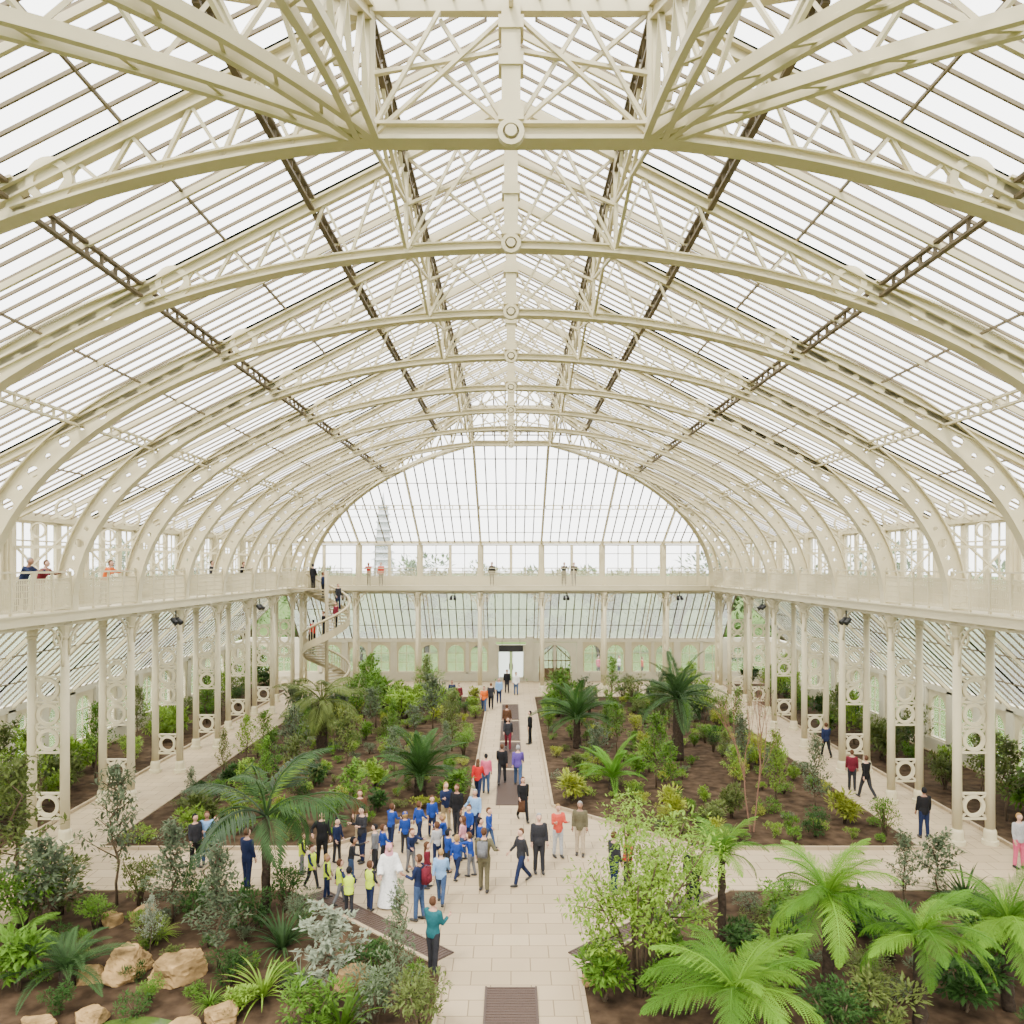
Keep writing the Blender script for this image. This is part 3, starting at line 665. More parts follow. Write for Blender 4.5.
t.box((-1.13,0,1.4),(.14,.3,2.8)); t.box((1.13,0,1.4),(.14,.3,2.8)); t.box((0,0,2.85),(2.4,.3,.12)); t.build('door_frame',WHITE,dr)
for sg in(1,-1):
    t=MB(); c=sg*.55
    t.box((c,.05,.15),(1.0,.06,.3)); t.box((c-.47,.05,1.4),(.07,.06,2.6)); t.box((c+.47,.05,1.4),(.07,.06,2.6)); t.box((c,.05,2.72),(1.,.06,.12)); lf=t.build('door_leaf',WHITE,dr)
    t=MB(); t.box((c,.05,1.5),(.88,.02,2.4)); t.build('pane',DGLASS,lf); t=MB(); t.tube([(sg*.14,-.05,.9),(sg*.14,-.05,1.4)],.025,8); t.build('door_handle',DARKM,lf)
tag(dr,'white framed glazed double exit door at the end of the path','door',kind='structure')
d2=empty('door_2',(3.5,FX-.18,0)); t,arc=arch_frame(3.4,3.1,2.6,2.9,.05,.2); t.build('door_frame',WHITE,d2)
for sg in(1,-1):
    t=MB()
    t.box((sg*.65,.02,.55),(1.2,.06,1.))
    for k in range(4): t.box((sg*(.15+.36*k),.02,1.7),(.05,.06,1.4))
    t.box((sg*.65,.02,1.65),(1.25,.06,.07)); t.bar((sg*.08,.02,2.85),(sg*1.25,.02,1.75),.06,.08)
    lf=t.build('door_leaf',DOORB,d2); t=MB(); t.tube([(sg*.12,-.06,1.),(sg*.12,-.06,1.25)],.02,6); t.build('door_handle',DARKM,lf)
t=MB(); t.add([(x,.06,z) for x,z in arc],[tuple(range(len(arc)))]); t.build('pane',AGLASS,d2)
tag(d2,'brown arched double door right of the exit door','door',kind='structure')
t=MB(); t.box((0,0,0),(1.9,.1,.5)); t.box((0,-.06,0),(1.8,.02,.4))
for x in(-.7,.7): t.bar((x,0,.2),(x,0,.75),.03,.03)
o=t.build('hanging_sign',DARKM); o.location=(0,61.6,2.75); tag(o,'black sign board over the far exit door','sign')
for i,(x,y,t_,b_,lab) in enumerate(((-3.6,66,'red','jeans','person in red seen outside through the far windows left of the door'),(7.4,66.5,'pink','charcoal','person in pink seen outside through the far windows, nearer the brown door'),(9.2,67,'white','navy','person in white seen outside through the far windows right of the pink top'),(11.,66,'coral','charcoal','person in coral seen outside through the far windows, rightmost of them'))):
    person((x,y,-.12),30*i,'stand',1.72,t_,b_,'brown',lab)
# ------------------------------------------------------------------ gallery deck, railings, columns
def deck(nm,boxes,label):
    r=empty('gallery_floor',(0,0,ZG)); t=MB()
    for c,s in boxes: t.box(Vector(c)-Vector((0,0,ZG)),s)
    t.build('deck_plate',CREAM,r); tag(r,label,'gallery floor',kind='structure'); return r
for sg,nm in((-1,'left'),(1,'right')):
    yl=59-D(-3); ym=(59+D(-3))/2
    deck(nm,[((sg*15.62,ym,7.73),(2.2,yl,.14)),((sg*14.55,ym,7.60),(.08,yl,.30)),((sg*14.52,ym,7.77),(.16,yl,.05)),((sg*14.9,ym,7.40),(.16,yl,.22)),((sg*15.95,ym,7.45),(.16,yl,.3)),((sg*16.7,ym,7.4),(.3,yl,.5))]
      +[((sg*15.6,D(-3)+i*BAY/3,7.5),(2.0,.1,.24)) for i in range(30)],'cream iron deck of the %s gallery'%nm)
deck('far',[((0,58.05,7.73),(29.,1.8,.14)),((0,57.1,7.60),(29.,.08,.30)),((0,57.4,7.40),(29.,.16,.22)),((0,58.4,7.45),(29.,.16,.3)),((0,58.9,7.4),(29,.3,.5))],'cream iron deck of the far end gallery')
def railing(Ln):
    r=empty('gallery_railing',(0,0,0)); t=MB()
    t.bar((-Ln/2,0,1.27),(Ln/2,0,1.27),.10,.06); t.build('handrail',CREAM,r)
    t=MB(); t.bar((-Ln/2,0,.1),(Ln/2,0,.1),.05,.06); t.bar((-Ln/2,0,1.05),(Ln/2,0,1.05),.04,.04); t.build('rails',CREAM,r)
    for x in(-Ln/2,-Ln/4,0,Ln/4,Ln/2): t=MB(); t.bar((x,0,0),(x,0,1.25),.07,.07); t.build('rail_post',CREAM,r)
    t=MB(); m=int(Ln/.085)
    for i in range(1,m): t.bar((-Ln/2+Ln*i/m,0,.1),(-Ln/2+Ln*i/m,0,1.05),.034,.02,up=(0,1,0))
    for z in(.3,.5,.7,.9): t.bar((-Ln/2,0,z),(Ln/2,0,z),.014,.03)
    t.build('grille',CREAM,r); return r
rp=railing(4.15); first=True
for sg,nm in((-1,'left'),(1,'right')):
    for n in range(-2,7):
        o=rp if first else dup(rp,(0,0,0)); first=False
        o.location=(sg*14.58,D(n)+BAY/2,ZG); o.rotation_euler=(0,0,PI/2); tag(o,'cream grille railing of the %s gallery, section %d from the camera'%(nm,n+3),'railing','gallery railing sections')
fx=[-14.3,-11.4,-6.83,-2.28,2.28,6.83,11.4,14.3]
for i in range(7):
    o=dup(rp,((fx[i]+fx[i+1])/2,57.08,ZG)); o.scale=((fx[i+1]-fx[i]-.3)/4.15,1,1); tag(o,'cream grille railing of the far gallery, section %d from the left'%(i+1),'railing','gallery railing sections')
def columns():
    r=empty('paired_column',(0,0,0))
    for x in(-.55,.55):
        t=MB(); t.tube([(x,0,.4),(x,0,3.6),(x,0,6.9)],[.155,.145,.135],12); sh=t.build('shaft',CREAM,r,True)
        t=MB(); t.tube([(x,0,0),(x,0,.14),(x,0,.15),(x,0,.42),(x,0,.46),(x,0,.52)],[.26,.26,.21,.20,.19,.16],12); t.build('base',CREAM,sh)
        t=MB(); t.tube([(x,0,6.82),(x,0,6.9),(x,0,6.95),(x,0,7.08),(x,0,7.3)],[.14,.19,.15,.17,.25],12); t.build('capital',CREAM,sh)
    for z,k in((.85,1),(3.05,3)):
        t=MB()
        for i in range(k): t.ring((0,0,z+.42+i*.84),.32,.09,.12)
        for i in range(k+1): t.bar((-.5,0,z+i*.84),(.5,0,z+i*.84),.08,.07)
        for i in range(k):
            for sx in(1,-1):
                for sz in(1,-1): t.bar((sx*.23,0,z+.42+i*.84+sz*.23),(sx*.45,0,z+.42+i*.84+sz*.4),.05,.07)
        t.build('ring_panel',CREAM,r)
    for sy in(1,-1):
        t=MB(); t.tube([(-.55,sy*(.12+1.0*(1-math.cos(a))),5.95+1.35*math.sin(a)) for a in [i*PI/2/8 for i in range(9)]],.05,6); t.ring((-.55,sy*.42,6.88),.22,.06,.06,16,0,'x'); t.build('bracket',CREAM,r,True)
    t=MB(); t.tube([(-.67-.0,0,6.3),(-.75,0,6.9),(-.98,0,7.25)],.05,6); t.build('bracket',CREAM,r,True)
    t=MB(); t.bar((-.65,0,7.28),(.65,0,7.28),.3,.10); t.build('cap_plate',CREAM,r); return r
cp=columns(); first=True
for sg,nm in((-1,'left'),(1,'right')):
    for i,n in enumerate(range(-1,7)):
        o=cp if first else dup(cp,(0,0,0)); first=False
        o.location=(sg*15.42,D(n),0); o.rotation_euler=(0,0,PI if sg<0 else 0); tag(o,'pair of cream iron columns under the %s gallery, number %d from the camera'%(nm,i+1),'columns','paired gallery columns')
for i,x in enumerate(fx):
    o=dup(cp,(x if abs(x)<14 else x*1.07,57.9,0),PI/2); tag(o,'pair of cream iron columns under the far gallery, number %d from the left'%(i+1),'columns','paired gallery columns')
def spot():
    r=empty('spotlight',(0,0,0)); t=MB(); t.bar((0,0,0),(0,0,-.3),.04,.04); t.box((0,0,-.32),(.34,.05,.05)); t.build('bracket',DARKM,r)
    for sx in(-.14,.14): t=MB(); t.tube([(sx,.08,-.36),(sx,-.16,-.55)],[.085,.12],10); t.build('lamp_head',DARKM,r)
    return r
sp=spot(); first=True
for x,y,rz,lab in ((-14.2,D(2)-2,1.2,'under the left gallery nearest the camera'),(-14.2,D(4),1.2,'under the left gallery farther off'),(14.2,D(2)-2,-1.2,'under the right gallery nearest the camera'),(14.2,D(4),-1.2,'under the right gallery farther off'),
   (-4.2,56.9,0,'left of centre under the far gallery'),(4.0,56.9,0,'right of centre under the far gallery'),(-12.,56.9,0,'at the left under the far gallery'),(12.2,56.9,0,'at the right under the far gallery')):
    o=sp if first else dup(sp,(0,0,0)); first=False; o.location=(x,y,7.38); o.rotation_euler=(0,0,rz); tag(o,'black twin spotlight '+lab,'spotlight','black spotlights')
# spiral stair
SC=Vector((-12.2,52.0,0)); st=empty('spiral_staircase',SC); NT=40; SR=1.5
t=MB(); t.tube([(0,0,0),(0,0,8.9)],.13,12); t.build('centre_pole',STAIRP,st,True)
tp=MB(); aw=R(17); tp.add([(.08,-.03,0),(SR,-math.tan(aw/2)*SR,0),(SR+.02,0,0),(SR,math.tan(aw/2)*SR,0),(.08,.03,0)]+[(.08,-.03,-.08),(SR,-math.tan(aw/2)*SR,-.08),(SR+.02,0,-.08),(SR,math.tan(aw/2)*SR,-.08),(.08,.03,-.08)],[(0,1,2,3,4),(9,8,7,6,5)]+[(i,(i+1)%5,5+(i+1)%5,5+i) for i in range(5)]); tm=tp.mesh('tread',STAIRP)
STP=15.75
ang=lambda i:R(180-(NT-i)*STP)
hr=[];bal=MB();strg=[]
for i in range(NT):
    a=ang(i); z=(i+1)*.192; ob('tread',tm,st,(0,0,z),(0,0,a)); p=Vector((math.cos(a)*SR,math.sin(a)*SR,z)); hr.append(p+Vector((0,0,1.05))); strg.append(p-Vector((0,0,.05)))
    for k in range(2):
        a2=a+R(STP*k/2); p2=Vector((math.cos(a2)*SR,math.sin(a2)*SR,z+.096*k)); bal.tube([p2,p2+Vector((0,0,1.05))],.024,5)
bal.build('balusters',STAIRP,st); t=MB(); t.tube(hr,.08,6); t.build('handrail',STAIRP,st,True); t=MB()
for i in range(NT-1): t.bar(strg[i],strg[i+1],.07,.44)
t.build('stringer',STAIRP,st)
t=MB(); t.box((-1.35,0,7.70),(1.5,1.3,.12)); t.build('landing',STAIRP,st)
tag(st,'cream iron spiral staircase rising to the far left gallery corner','staircase')
for i,t_,b_,hrr,lab in ((39,'black','black','black','person in black at the top of the spiral staircase'),(36,'navy','black','brown','person in navy second from the top of the spiral staircase'),(32,'charcoal','navy','brown','person in charcoal just below the top of the spiral staircase'),
   (23,'black','charcoal','brown','person in black halfway up the spiral staircase'),(20,'red','black','black','person in red on the middle turn of the spiral staircase'),(26,'maroon','black','brown','person in maroon above the middle turn of the spiral staircase'),(17,'black','navy','black','person in black lowest on the spiral staircase')):
    a=ang(i); person(SC+Vector((math.cos(a)*1.0,math.sin(a)*1.0,(i+1)*.192)),math.degrees(a)+0,'stand',1.7,t_,b_,hrr,lab)
# ------------------------------------------------------------------ ground
t=MB(); t.add([(-21,4,0),(21,4,0),(21,63.2,0),(-21,63.2,0)],[(0,1,2,3)]); tag(t.build('floor',SLAB),'pale limestone slab paths and plaza','floor',kind='structure')
t=MB(); t.add([(-400,-60,-.12),(400,-60,-.12),(400,900,-.12),(-400,900,-.12)],[(0,1,2,3)]); tag(t.build('ground_outside',LAWN),'green lawn outside the glasshouse','lawn',kind='structure')
def inpoly(x,y,P):
    c=False; n=len(P)
    for i in range(n):
        x1,y1=P[i];x2,y2=P[(i+1)%n]
        if (y1>y)!=(y2>y) and x<(x2-x1)*(y-y1)/(y2-y1)+x1: c=not c
    return c
BEDS={}
def bed(key,P,label):
    t=MB(); n=len(P); t.add([(x,y,.07) for x,y in P]+[(x,y,0) for x,y in P],[tuple(range(n))]+[(i,n+i,n+(i+1)%n,(i+1)%n) for i in range(n)])
    tag(ob('soil_bed',t.mesh('soil_bed',SOIL)),label,'soil bed',kind='structure'); BEDS[key]=P
    k=MB()
    for i in range(n):
        (x1,y1),(x2,y2)=P[i],P[(i+1)%n]; k.bar((x1,y1,.05),(x2,y2,.05),.10,.11)
    tag(k.build('kerb',SLAB),'stone kerb edging the '+label,'kerb',kind='structure')
for sg,nm in((-1,'left'),(1,'right')):
    bed('near_'+nm,[(sg*1.55,4.5),(sg*1.55,18.0),(sg*6.2,22.3),(sg*13.,22.3),(sg*13.,4.5)],'brown soil bed in the %s foreground'%nm)
    bed('far_'+nm,[(sg*1.6,30.2),(sg*6.2,25.7),(sg*13.4,25.7),(sg*13.4,55.0),(sg*1.6,55.0)],'brown soil bed beyond the plaza on the %s'%nm)
    bed('aisle_'+nm,[(sg*16.5,5.),(sg*20.8,5.),(sg*20.8,61),(sg*16.5,61)],'narrow soil bed along the %s aisle wall'%nm)
def grate(c,L,W,rz,label):
    t=MB(); t.box((0,0,.008),(W,L,.016))
    n=int(L/.10)
    for i in range(n): t.box((0,-L/2+(i+.5)*L/n,.02),(W*.94,L/n*.45,.012))
    for x in(-W/2,W/2): t.box((x,0,.018),(.04,L,.03))
    o=t.build('floor_grate',GRATE); o.location=(c[0],c[1],.002); o.rotation_euler=(0,0,rz); tag(o,label,'grate','bronze floor grates')
grate((0,16.0),2.6,1.1,0,'brown metal floor grate at the bottom of the path, nearest the camera')
for i in range(4): grate((-.05,33.+i*5.6),5.2,1.05,0,'long brown floor grate down the middle of the path, number %d going away'%(i+1))
an=math.atan2(4.3,4.65)
for sg,nm in((-1,'left'),(1,'right')):
    grate((sg*3.55,20.45),5.4,.55,-sg*(PI/2-an),'brown floor grate along the slanting %s bed edge'%nm)
# ------------------------------------------------------------------ plants
def leaf(t,p,d,up,L,W,mi=0):
    S=d.cross(up)
    if S.length<1e-4: S=d.cross(Vector((1,.2,0)))
    S.normalize(); N=S.cross(d)
    m=p+d*(L*.5)+N*(L*.06); tip=p+d*L-N*(L*.08)
    t.add([p,m+S*(W/2)-N*(W*.15),tip,m-S*(W/2)-N*(W*.15),m],[(0,1,4),(1,2,4),(0,4,3),(4,2,3)],mi)
def rv():
    while True:
        v=Vector((random.uniform(-1,1),random.uniform(-1,1),random.uniform(-1,1)))
        if .05<v.length<1: return v.normalized()
def shrub_mesh(seed,nl,L,W,blobs,rad=.5,h=1.,base=.12,upright=.3):
    random.seed(seed); t=MB(); s=MB(); bl=[]
    for i in range(blobs):
        a=2.4*i+random.uniform(-.4,.4); r=rad*random.uniform(.15,.68); z=base+(h-base)*random.uniform(.2,.85)
        br=random.uniform(.20,.33)*min(rad*1.5,h)
        bl.append((Vector((math.cos(a)*r,math.sin(a)*r,z)),br))
        c=bl[-1][0]; s.tube([(random.uniform(-.04,.04),random.uniform(-.04,.04),0),Vector((c.x*.35,c.y*.35,z*.5)),c],[.018,.012,.006],5)
    for i in range(nl):
        c,br=random.choice(bl); v=rv(); p=c+Vector((v.x,v.y,v.z*.85))*br*random.uniform(.4,1.0)
        if p.z<.03: p.z=.03+random.random()*.05
        d=(v+rv()*.7+Vector((0,0,upright))).normalized(); leaf(t,p,d,Vector((0,0,1)),L*random.uniform(.7,1.2),W*random.uniform(.8,1.1))
    return t.mesh('foliage',LEAF['mid']),s.mesh('stem',STEM,True)
def strap_mesh(seed,n,L,W,stiff):
    random.seed(seed); t=MB()
    for i in range(n):
        a=random.uniform(0,2*PI); e=R(random.uniform(25,85)); l=L*random.uniform(.65,1.1); p=Vector((math.cos(a)*.03,math.sin(a)*.03,.02)); k=7; pts=[]
        for j in range(k+1):
            pts.append(p.copy()); p=p+Vector((math.cos(a)*math.cos(e),math.sin(a)*math.cos(e),math.sin(e)))*(l/k); e-=R(stiff)
        S=Vector((-math.sin(a),math.cos(a),0)); vs=[]
        for j,q in enumerate(pts):
            w=W*(1-(j/k)**2.2)*(.6+.4*min(1,j/2)); q.z=max(q.z,.015); vs+=[q+S*w/2,q-Vector((0,0,w*.2)),q-S*w/2]
        t.add(vs,[f for j in range(k) for f in((3*j,3*j+1,3*j+4,3*j+3),(3*j+1,3*j+2,3*j+5,3*j+4))])
    return t.mesh('foliage',LEAF['mid'])
def young_tree(seed,nl,L,W,nb,crown0=.3,spread=.28):
    random.seed(seed); t=MB(); s=MB()
    tr=[Vector((random.uniform(-.02,.02)*i,random.uniform(-.02,.02)*i,i/6)) for i in range(7)]
    s.tube(tr,[.014-.0018*i for i in range(7)],6); br=[]
    for i in range(nb):
        z=crown0+(1-crown0)*(i+.5)/nb; a=2.4*i; r=spread*(1.15-.8*(z-crown0)/(1-crown0))*random.uniform(.6,1.1)
        b=Vector((0,0,z)); e=b+Vector((math.cos(a)*r,math.sin(a)*r,r*.7)); br.append((b,e)); s.tube([b,(b+e)/2+Vector((0,0,-.01)),e],[.006,.004,.002],4)
    br.append((Vector((0,0,.8)),Vector((0,0,1.02))))
    for i in range(nl):
        b,e=random.choice(br); u=random.uniform(.15,1.05); p=b+(e-b)*u+rv()*.045; d=((e-b).normalized()*.4+rv()).normalized()
        leaf(t,p,d,Vector((0,0,1)),L*random.uniform(.7,1.2),W)
    return t.mesh('foliage',LEAF['mid']),s.mesh('stem',STEM,True)
def frond_mesh(L,n,pl,pw,e1,fern=False,ang0=25,droop=.2,stalk=.06,seed=1,vee=.25):
    random.seed(seed); t=MB(); k=22; p=Vector((0,0,0)); pts=[];tan=[]
    for i in range(k+1):
        e=R(e1)*(i/k)**1.3; T=Vector((math.cos(e),0,math.sin(e))); pts.append(p.copy()); tan.append(T); p=p+T*(L/k)
    t.tube(pts,[.022*L/2*(1-.85*i/k)+.002 for i in range(k+1)],5)
    S=Vector((0,1,0))
    for i in range(n):
        u=stalk+(1-stalk)*(i+.5)/n; f=u*k; j=min(k-1,int(f)); q=pts[j].lerp(pts[j+1],f-j); T=tan[j]; N=T.cross(S)*-1
        if N.z<0: N=-N
        prof=max(.12,math.sin(PI*min(1,(.12+.88*u))**.85)**.65) if not fern else max(.06,(math.sin(PI*(.1+.9*u)**.8))**.8)
        for sd in(1,-1):
            a=R(ang0+28*u); d=(S*sd*math.cos(a)+T*math.sin(a)+N*(vee-droop*1.)+rv()*(.05 if not fern else .14)).normalized(); l=pl*prof*random.uniform(.88,1.06)
            if not fern: leaf(t,q,d,N,l,pw)
            else:
                side=d.cross(N).normalized(); kk=12; vs=[]; fs=[]
                P=lambda uu: q+d*(l*uu)-N*(l*.36*uu*uu)+T*(l*.14*uu*uu)
                for m in range(kk):
                    uu=.06+.94*m/kk; c=P(uu); c2=P(min(1,uu+.45/kk)); w=pw*(1-uu**1.7)+.005
                    for s2 in(1,-1):
                        tip=c+side*s2*w*.9+d*(w*.5)-N*w*.35; o=len(vs)
                        vs+=[c,c2,tip+d*w*.06,tip-d*w*.06]; fs.append((o,o+1,o+2,o+3))
                o=len(vs)
                for m in range(5):
                    c=P(m/4); vs+=[c+side*.003,c-side*.003]
                fs+=[(o+2*m,o+2*m+2,o+2*m+3,o+2*m+1) for m in range(4)]
                t.add(vs,fs)
    return t.mesh('frond',LEAF['fern'])
FERN=[frond_mesh(1.6,26,.40,.052,-60,True,seed=3),frond_mesh(1.6,26,.38,.05,-95,True,seed=4)]
PALM=[frond_mesh(2.6,30,.72,.052,-85,False,30,.65,.2,5),frond_mesh(2.6,30,.72,.052,-115,False,30,.8,.2,6)]
CYC=[frond_mesh(1.5,44,.26,.026,-45,False,30,.0,.08,7,.35),frond_mesh(1.5,44,.26,.026,-70,False,30,.0,.08,8,.35)]
def crown_plant(name,loc,trunk_h,tr,fronds,n,e_hi,e_lo,sc,lm,label,cat,group=None,seed=0,bark=BARK,alt=None):
    random.seed(seed+100); r=empty(name,loc)
    if trunk_h>.05:
        t=MB(); m=14; t.tube([(random.uniform(-.02,.02),random.uniform(-.02,.02),trunk_h*i/m) for i in range(m+1)],[tr*(1.25-.3*i/m)*(1+.10*(i%2)) for i in range(m+1)],10); t.build('trunk',bark,r,True)
    for i in range(n):
        u=i/n; e=e_hi+(e_lo-e_hi)*u+random.uniform(-8,8); a=i*2.39996+random.uniform(-.25,.25)
        ob('frond',fronds[i%2],r,(0,0,trunk_h),(random.uniform(-.2,.2),-R(e),a),sc*random.uniform(.78,1.12),LEAF[alt if alt and random.random()<.45 else lm])
    return tag(r,label,cat,group)
crown_plant('tree_fern',at(735,1062,.07),1.35,.10,FERN,20,64,0,1.15,'fern','bright green tree fern nearest the camera, cut by the lower frame edge','tree fern','tree ferns',1,alt='fernlight')
crown_plant('tree_fern',at(722,944,.07),2.2,.085,FERN,15,72,-8,.8,'fern','slim tree fern with a dark trunk beside the yellow-green tree','tree fern','tree ferns',2,alt='fernlight')
crown_plant('tree_fern',at(828,1000,.07),2.25,.10,FERN,21,70,-16,1.05,'fern','tree fern with tall dark trunk in the middle of the right bed','tree fern','tree ferns',3,alt='fernlight')
crown_plant('tree_fern',at(920,1034,.07),1.95,.11,FERN,20,68,-14,1.0,'fern','tree fern with a thick trunk second from the right edge','tree fern','tree ferns',4,alt='fernlight')
crown_plant('tree_fern',at(1008,1010,.07),1.85,.10,FERN,20,70,-14,1.05,'fern','tree fern at the right edge of the frame','tree fern','tree ferns',5,alt='fernlight')
crown_plant('palm_tree',at(266,910,.07),2.5,.10,PALM,13,82,-4,1.12,'palmgrey','tall feather palm standing left of the plaza crowd','palm','palms',6,alt='palm')
pr=[o for o in C.objects if o.name=='palm_tree'][0]
ob('frond',PALM[0],pr,(0,0,2.5),(0,-R(84),.4),.8,LEAF['light'])
crown_plant('palm_tree',at(420,796,.07),.8,.2,CYC,30,82,2,1.5,'dark','dense dark feathery palm left of the path','palm','palms',7)
crown_plant('palm_tree',at(613,790,.07),.5,.15,CYC,18,75,8,1.25,'brightpalm','bright green low palm right of the path','palm','palms',8)
crown_plant('palm_tree',at(577,748,.07),1.5,.16,CYC,26,80,-5,1.6,'dark','dark palm close to the right of the path, farther back','palm','palms',9)
crown_plant('palm_tree',at(678,760,.07),2.9,.22,CYC,30,82,-15,1.65,'palm','palm with a stout bare trunk in the right far bed','palm','palms',10)
crown_plant('palm_tree',at(322,752,.07),2.5,.22,PALM,24,78,-40,.95,'olive','shaggy drooping olive palm in the left far bed near the staircase','palm','palms',11)
crown_plant('cycad',at(66,985,.07),.35,.13,CYC,20,60,0,.95,'palm','dark cycad among the rocks at lower left','cycad','cycads',12)
crown_plant('cycad',at(25,960,.07),.6,.08,PALM,9,70,0,.42,'mid','small green palm at the left edge above the rocks','palm',None,13)
SH=[shrub_mesh(11,850,.10,.042,11),shrub_mesh(12,700,.14,.058,10),shrub_mesh(13,950,.085,.03,12,.45),shrub_mesh(14,480,.20,.085,8,.5)]
LOW=[shrub_mesh(21,420,.12,.05,9,.6,.55,.02),shrub_mesh(22,460,.1,.036,10,.6,.5,.02),shrub_mesh(23,300,.16,.03,7,.55,.6,.02,1.2)]
TR=[young_tree(31,900,.06,.022,18),young_tree(32,1100,.05,.02,20,.18,.22),young_tree(33,750,.075,.034,16,.3,.34)]
ST=[strap_mesh(41,56,.9,.045,9),strap_mesh(42,70,.75,.028,12)]
def shrub(kind,loc,h,lm,label,group=None,w=1.,name='shrub'):
    f,s=kind; r=empty(name,loc,random.uniform(0,6.28)); r.scale=(h*w,h*w,h)
    ob('foliage',f,r,m=LEAF[lm]); ob('stem',s,r); return tag(r,label,{'shrub':'shrub','young_tree':'tree'}.get(name,'plant'),group)
def strap(k,loc,s,lm,label,group=None):
    o=ob('strap_leaf_plant',ST[k],None,loc,(0,0,random.uniform(0,6)),s,LEAF[lm]); return tag(o,label,'plant',group)
for px,py,k,h,lm,lab,w in ((117,905,0,3.6,'grey','slender grey-green young tree by the left near columns',.8),(14,915,1,3.9,'olive','tall olive-grey young tree at the left frame edge',1.2),
   (173,922,1,2.5,'grey','bushy grey-green young tree left of the tall palm',1.3),(219,968,1,2.7,'grey','grey young tree in front of the tall palm',1.15),
   (45,935,2,2.3,'grey','broad grey young tree above the cycad',1.2),(398,1012,1,2.5,'grey','grey young tree beside the teal jacket at the path edge',.8),(150,955,0,1.3,'silver','wispy silvery young tree behind the biggest rock',.8),
   (330,1005,2,1.9,'silver','pale silvery bush near the yellow rock',1.3),(905,905,1,1.9,'grey','grey-green young tree behind the right tree ferns',1.2),(938,900,2,1.7,'grey','low grey young tree near right columns',1.2)):
    shrub(TR[k],at(px,py,.07),h,lm,lab,None,w,'young_tree')
for px,py,k,h,lm,lab,w in ((18,990,3,1.4,'mid','broad-leaved green shrub at the lower left edge',1.),(150,945,0,.8,'olive','olive shrub behind the big rocks',1.2),(95,930,2,.9,'mid','green shrub beneath the left young tree',1.2),
   (300,930,2,1.0,'grey','greyish shrub at the slanting left bed edge',1.1),(375,1025,0,1.2,'grey','grey shrub at bottom by the path',1.),(240,1010,1,.6,'light','small light green shrub right of the rocks',1.2),
   (60,915,0,1.6,'olive','olive bush behind the left foreground trees',1.3),(20,935,2,1.8,'mid','green bush at the left edge behind the trees',1.3),(200,925,2,1.3,'dark','dark shrub left of the tall palm base',1.2),(245,935,0,1.2,'dark','dark shrub in front of the tall palm trunk',1.2),(285,912,2,1.3,'dark','dark bush right of the tall palm base',1.1),
   (140,905,2,1.3,'olive','olive shrub at the back of the left foreground bed',1.2),(420,1045,2,1.5,'olive','olive shrub at the bottom corner of the path',1.),(310,1040,0,1.2,'mid','green shrub at the bottom of the left bed',1.2),
   (60,1014,0,.6,'dark','small dark shrub among the lower left rocks',1.2),(232,985,0,.8,'dark','dark low shrub right of the biggest rock',1.3),(150,1002,2,.5,'mid','small green shrub in front of the big rocks',1.4),
   (605,1000,1,1.4,'mid','green shrub at the foot of the yellow-green tree',1.),(880,1040,0,1.3,'olive','olive shrub at the lower right under the tree ferns',1.2),(790,945,2,1.0,'dark','green shrub behind the middle tree fern',1.4),
   (860,935,3,1.1,'dark','dark broad-leaved shrub behind the tree ferns',1.3),(965,1010,1,1.3,'dark','dark shrub between the two right tree ferns',1.3),(665,1015,2,1.1,'mid','green shrub left of the nearest tree fern',1.2),
   (780,925,0,1.0,'mid','green bush at the back of the right foreground bed',1.4),(745,958,1,.9,'dark','dark shrub right of the slim tree fern',1.3),(890,960,2,1.3,'dark','dark bush between the middle and thick tree ferns',1.3),(985,950,3,1.2,'dark','dark leafy bush near the right edge',1.2),(840,1050,2,1.3,'dark','dark bush at the bottom right of the nearest fern',1.4),(660,960,0,1.4,'mid','green bush beneath the yellow-green tree',1.3),(780,985,0,1.2,'mid','mid-green bush behind the nearest tree fern',1.3),(870,1000,2,1.1,'olive','olive bush beneath the middle tree fern',1.3),(700,985,2,.9,'dark','dark bush left behind the nearest tree fern',1.3),(1005,975,0,1.4,'mid','green bush beneath the right-edge tree fern',1.2)):
    shrub(SH[k],at(px,py,.07),h,lm,lab,None,w)
for px,py,k,s,lm,lab in ((282,950,0,1.5,'palm','dark spiky strap plant in front of the palm'),(263,998,0,1.15,'light','light green strap plant beside the grey tree'),(342,1035,0,1.5,'mid','large strap plant at the bottom left of the path'),
   (965,908,0,1.5,'palm','spiky strap plant near the right columns'),(1003,915,1,1.3,'palm','fine spiky plant at the right edge'),(160,938,1,.8,'light','small grassy plant above the rocks'),(300,985,1,1.,'grey','grey grassy plant by the left bed edge'),(210,1006,1,.7,'mid','green grassy plant between rocks and strap plant'),(372,985,1,.9,'mid','green grassy plant by the left path kerb')):
    strap(k,at(px,py,.07),s,lm,lab)
random.seed(77); r=empty('leafy_tree',at(640,995,.07)); t=MB(); s=MB(); ends=[]
for i in range(10):
    a=2.4*i; z=random.uniform(2.0,4.1); rr=random.uniform(.4,1.6); e=Vector((math.cos(a)*rr+.15,math.sin(a)*rr,z)); m_=Vector((math.cos(a)*rr*.35,math.sin(a)*rr*.35,z*.5)); b0=Vector((math.cos(a)*.1,math.sin(a)*.1,0))
    s.tube([b0,m_,e],[.045,.03,.012],6); ends+= [(e,.66),(m_*.3+e*.7,.58)]
    for j in range(3):
        e2=m_.lerp(e,.3+.3*j)+rv()*.5; s.tube([m_.lerp(e,.2+.25*j),e2],[.02,.007],5); ends.append((e2,.45))
for z in(.7,1.2,1.6): ends.append((Vector((-.75,-.2,z)),.5))
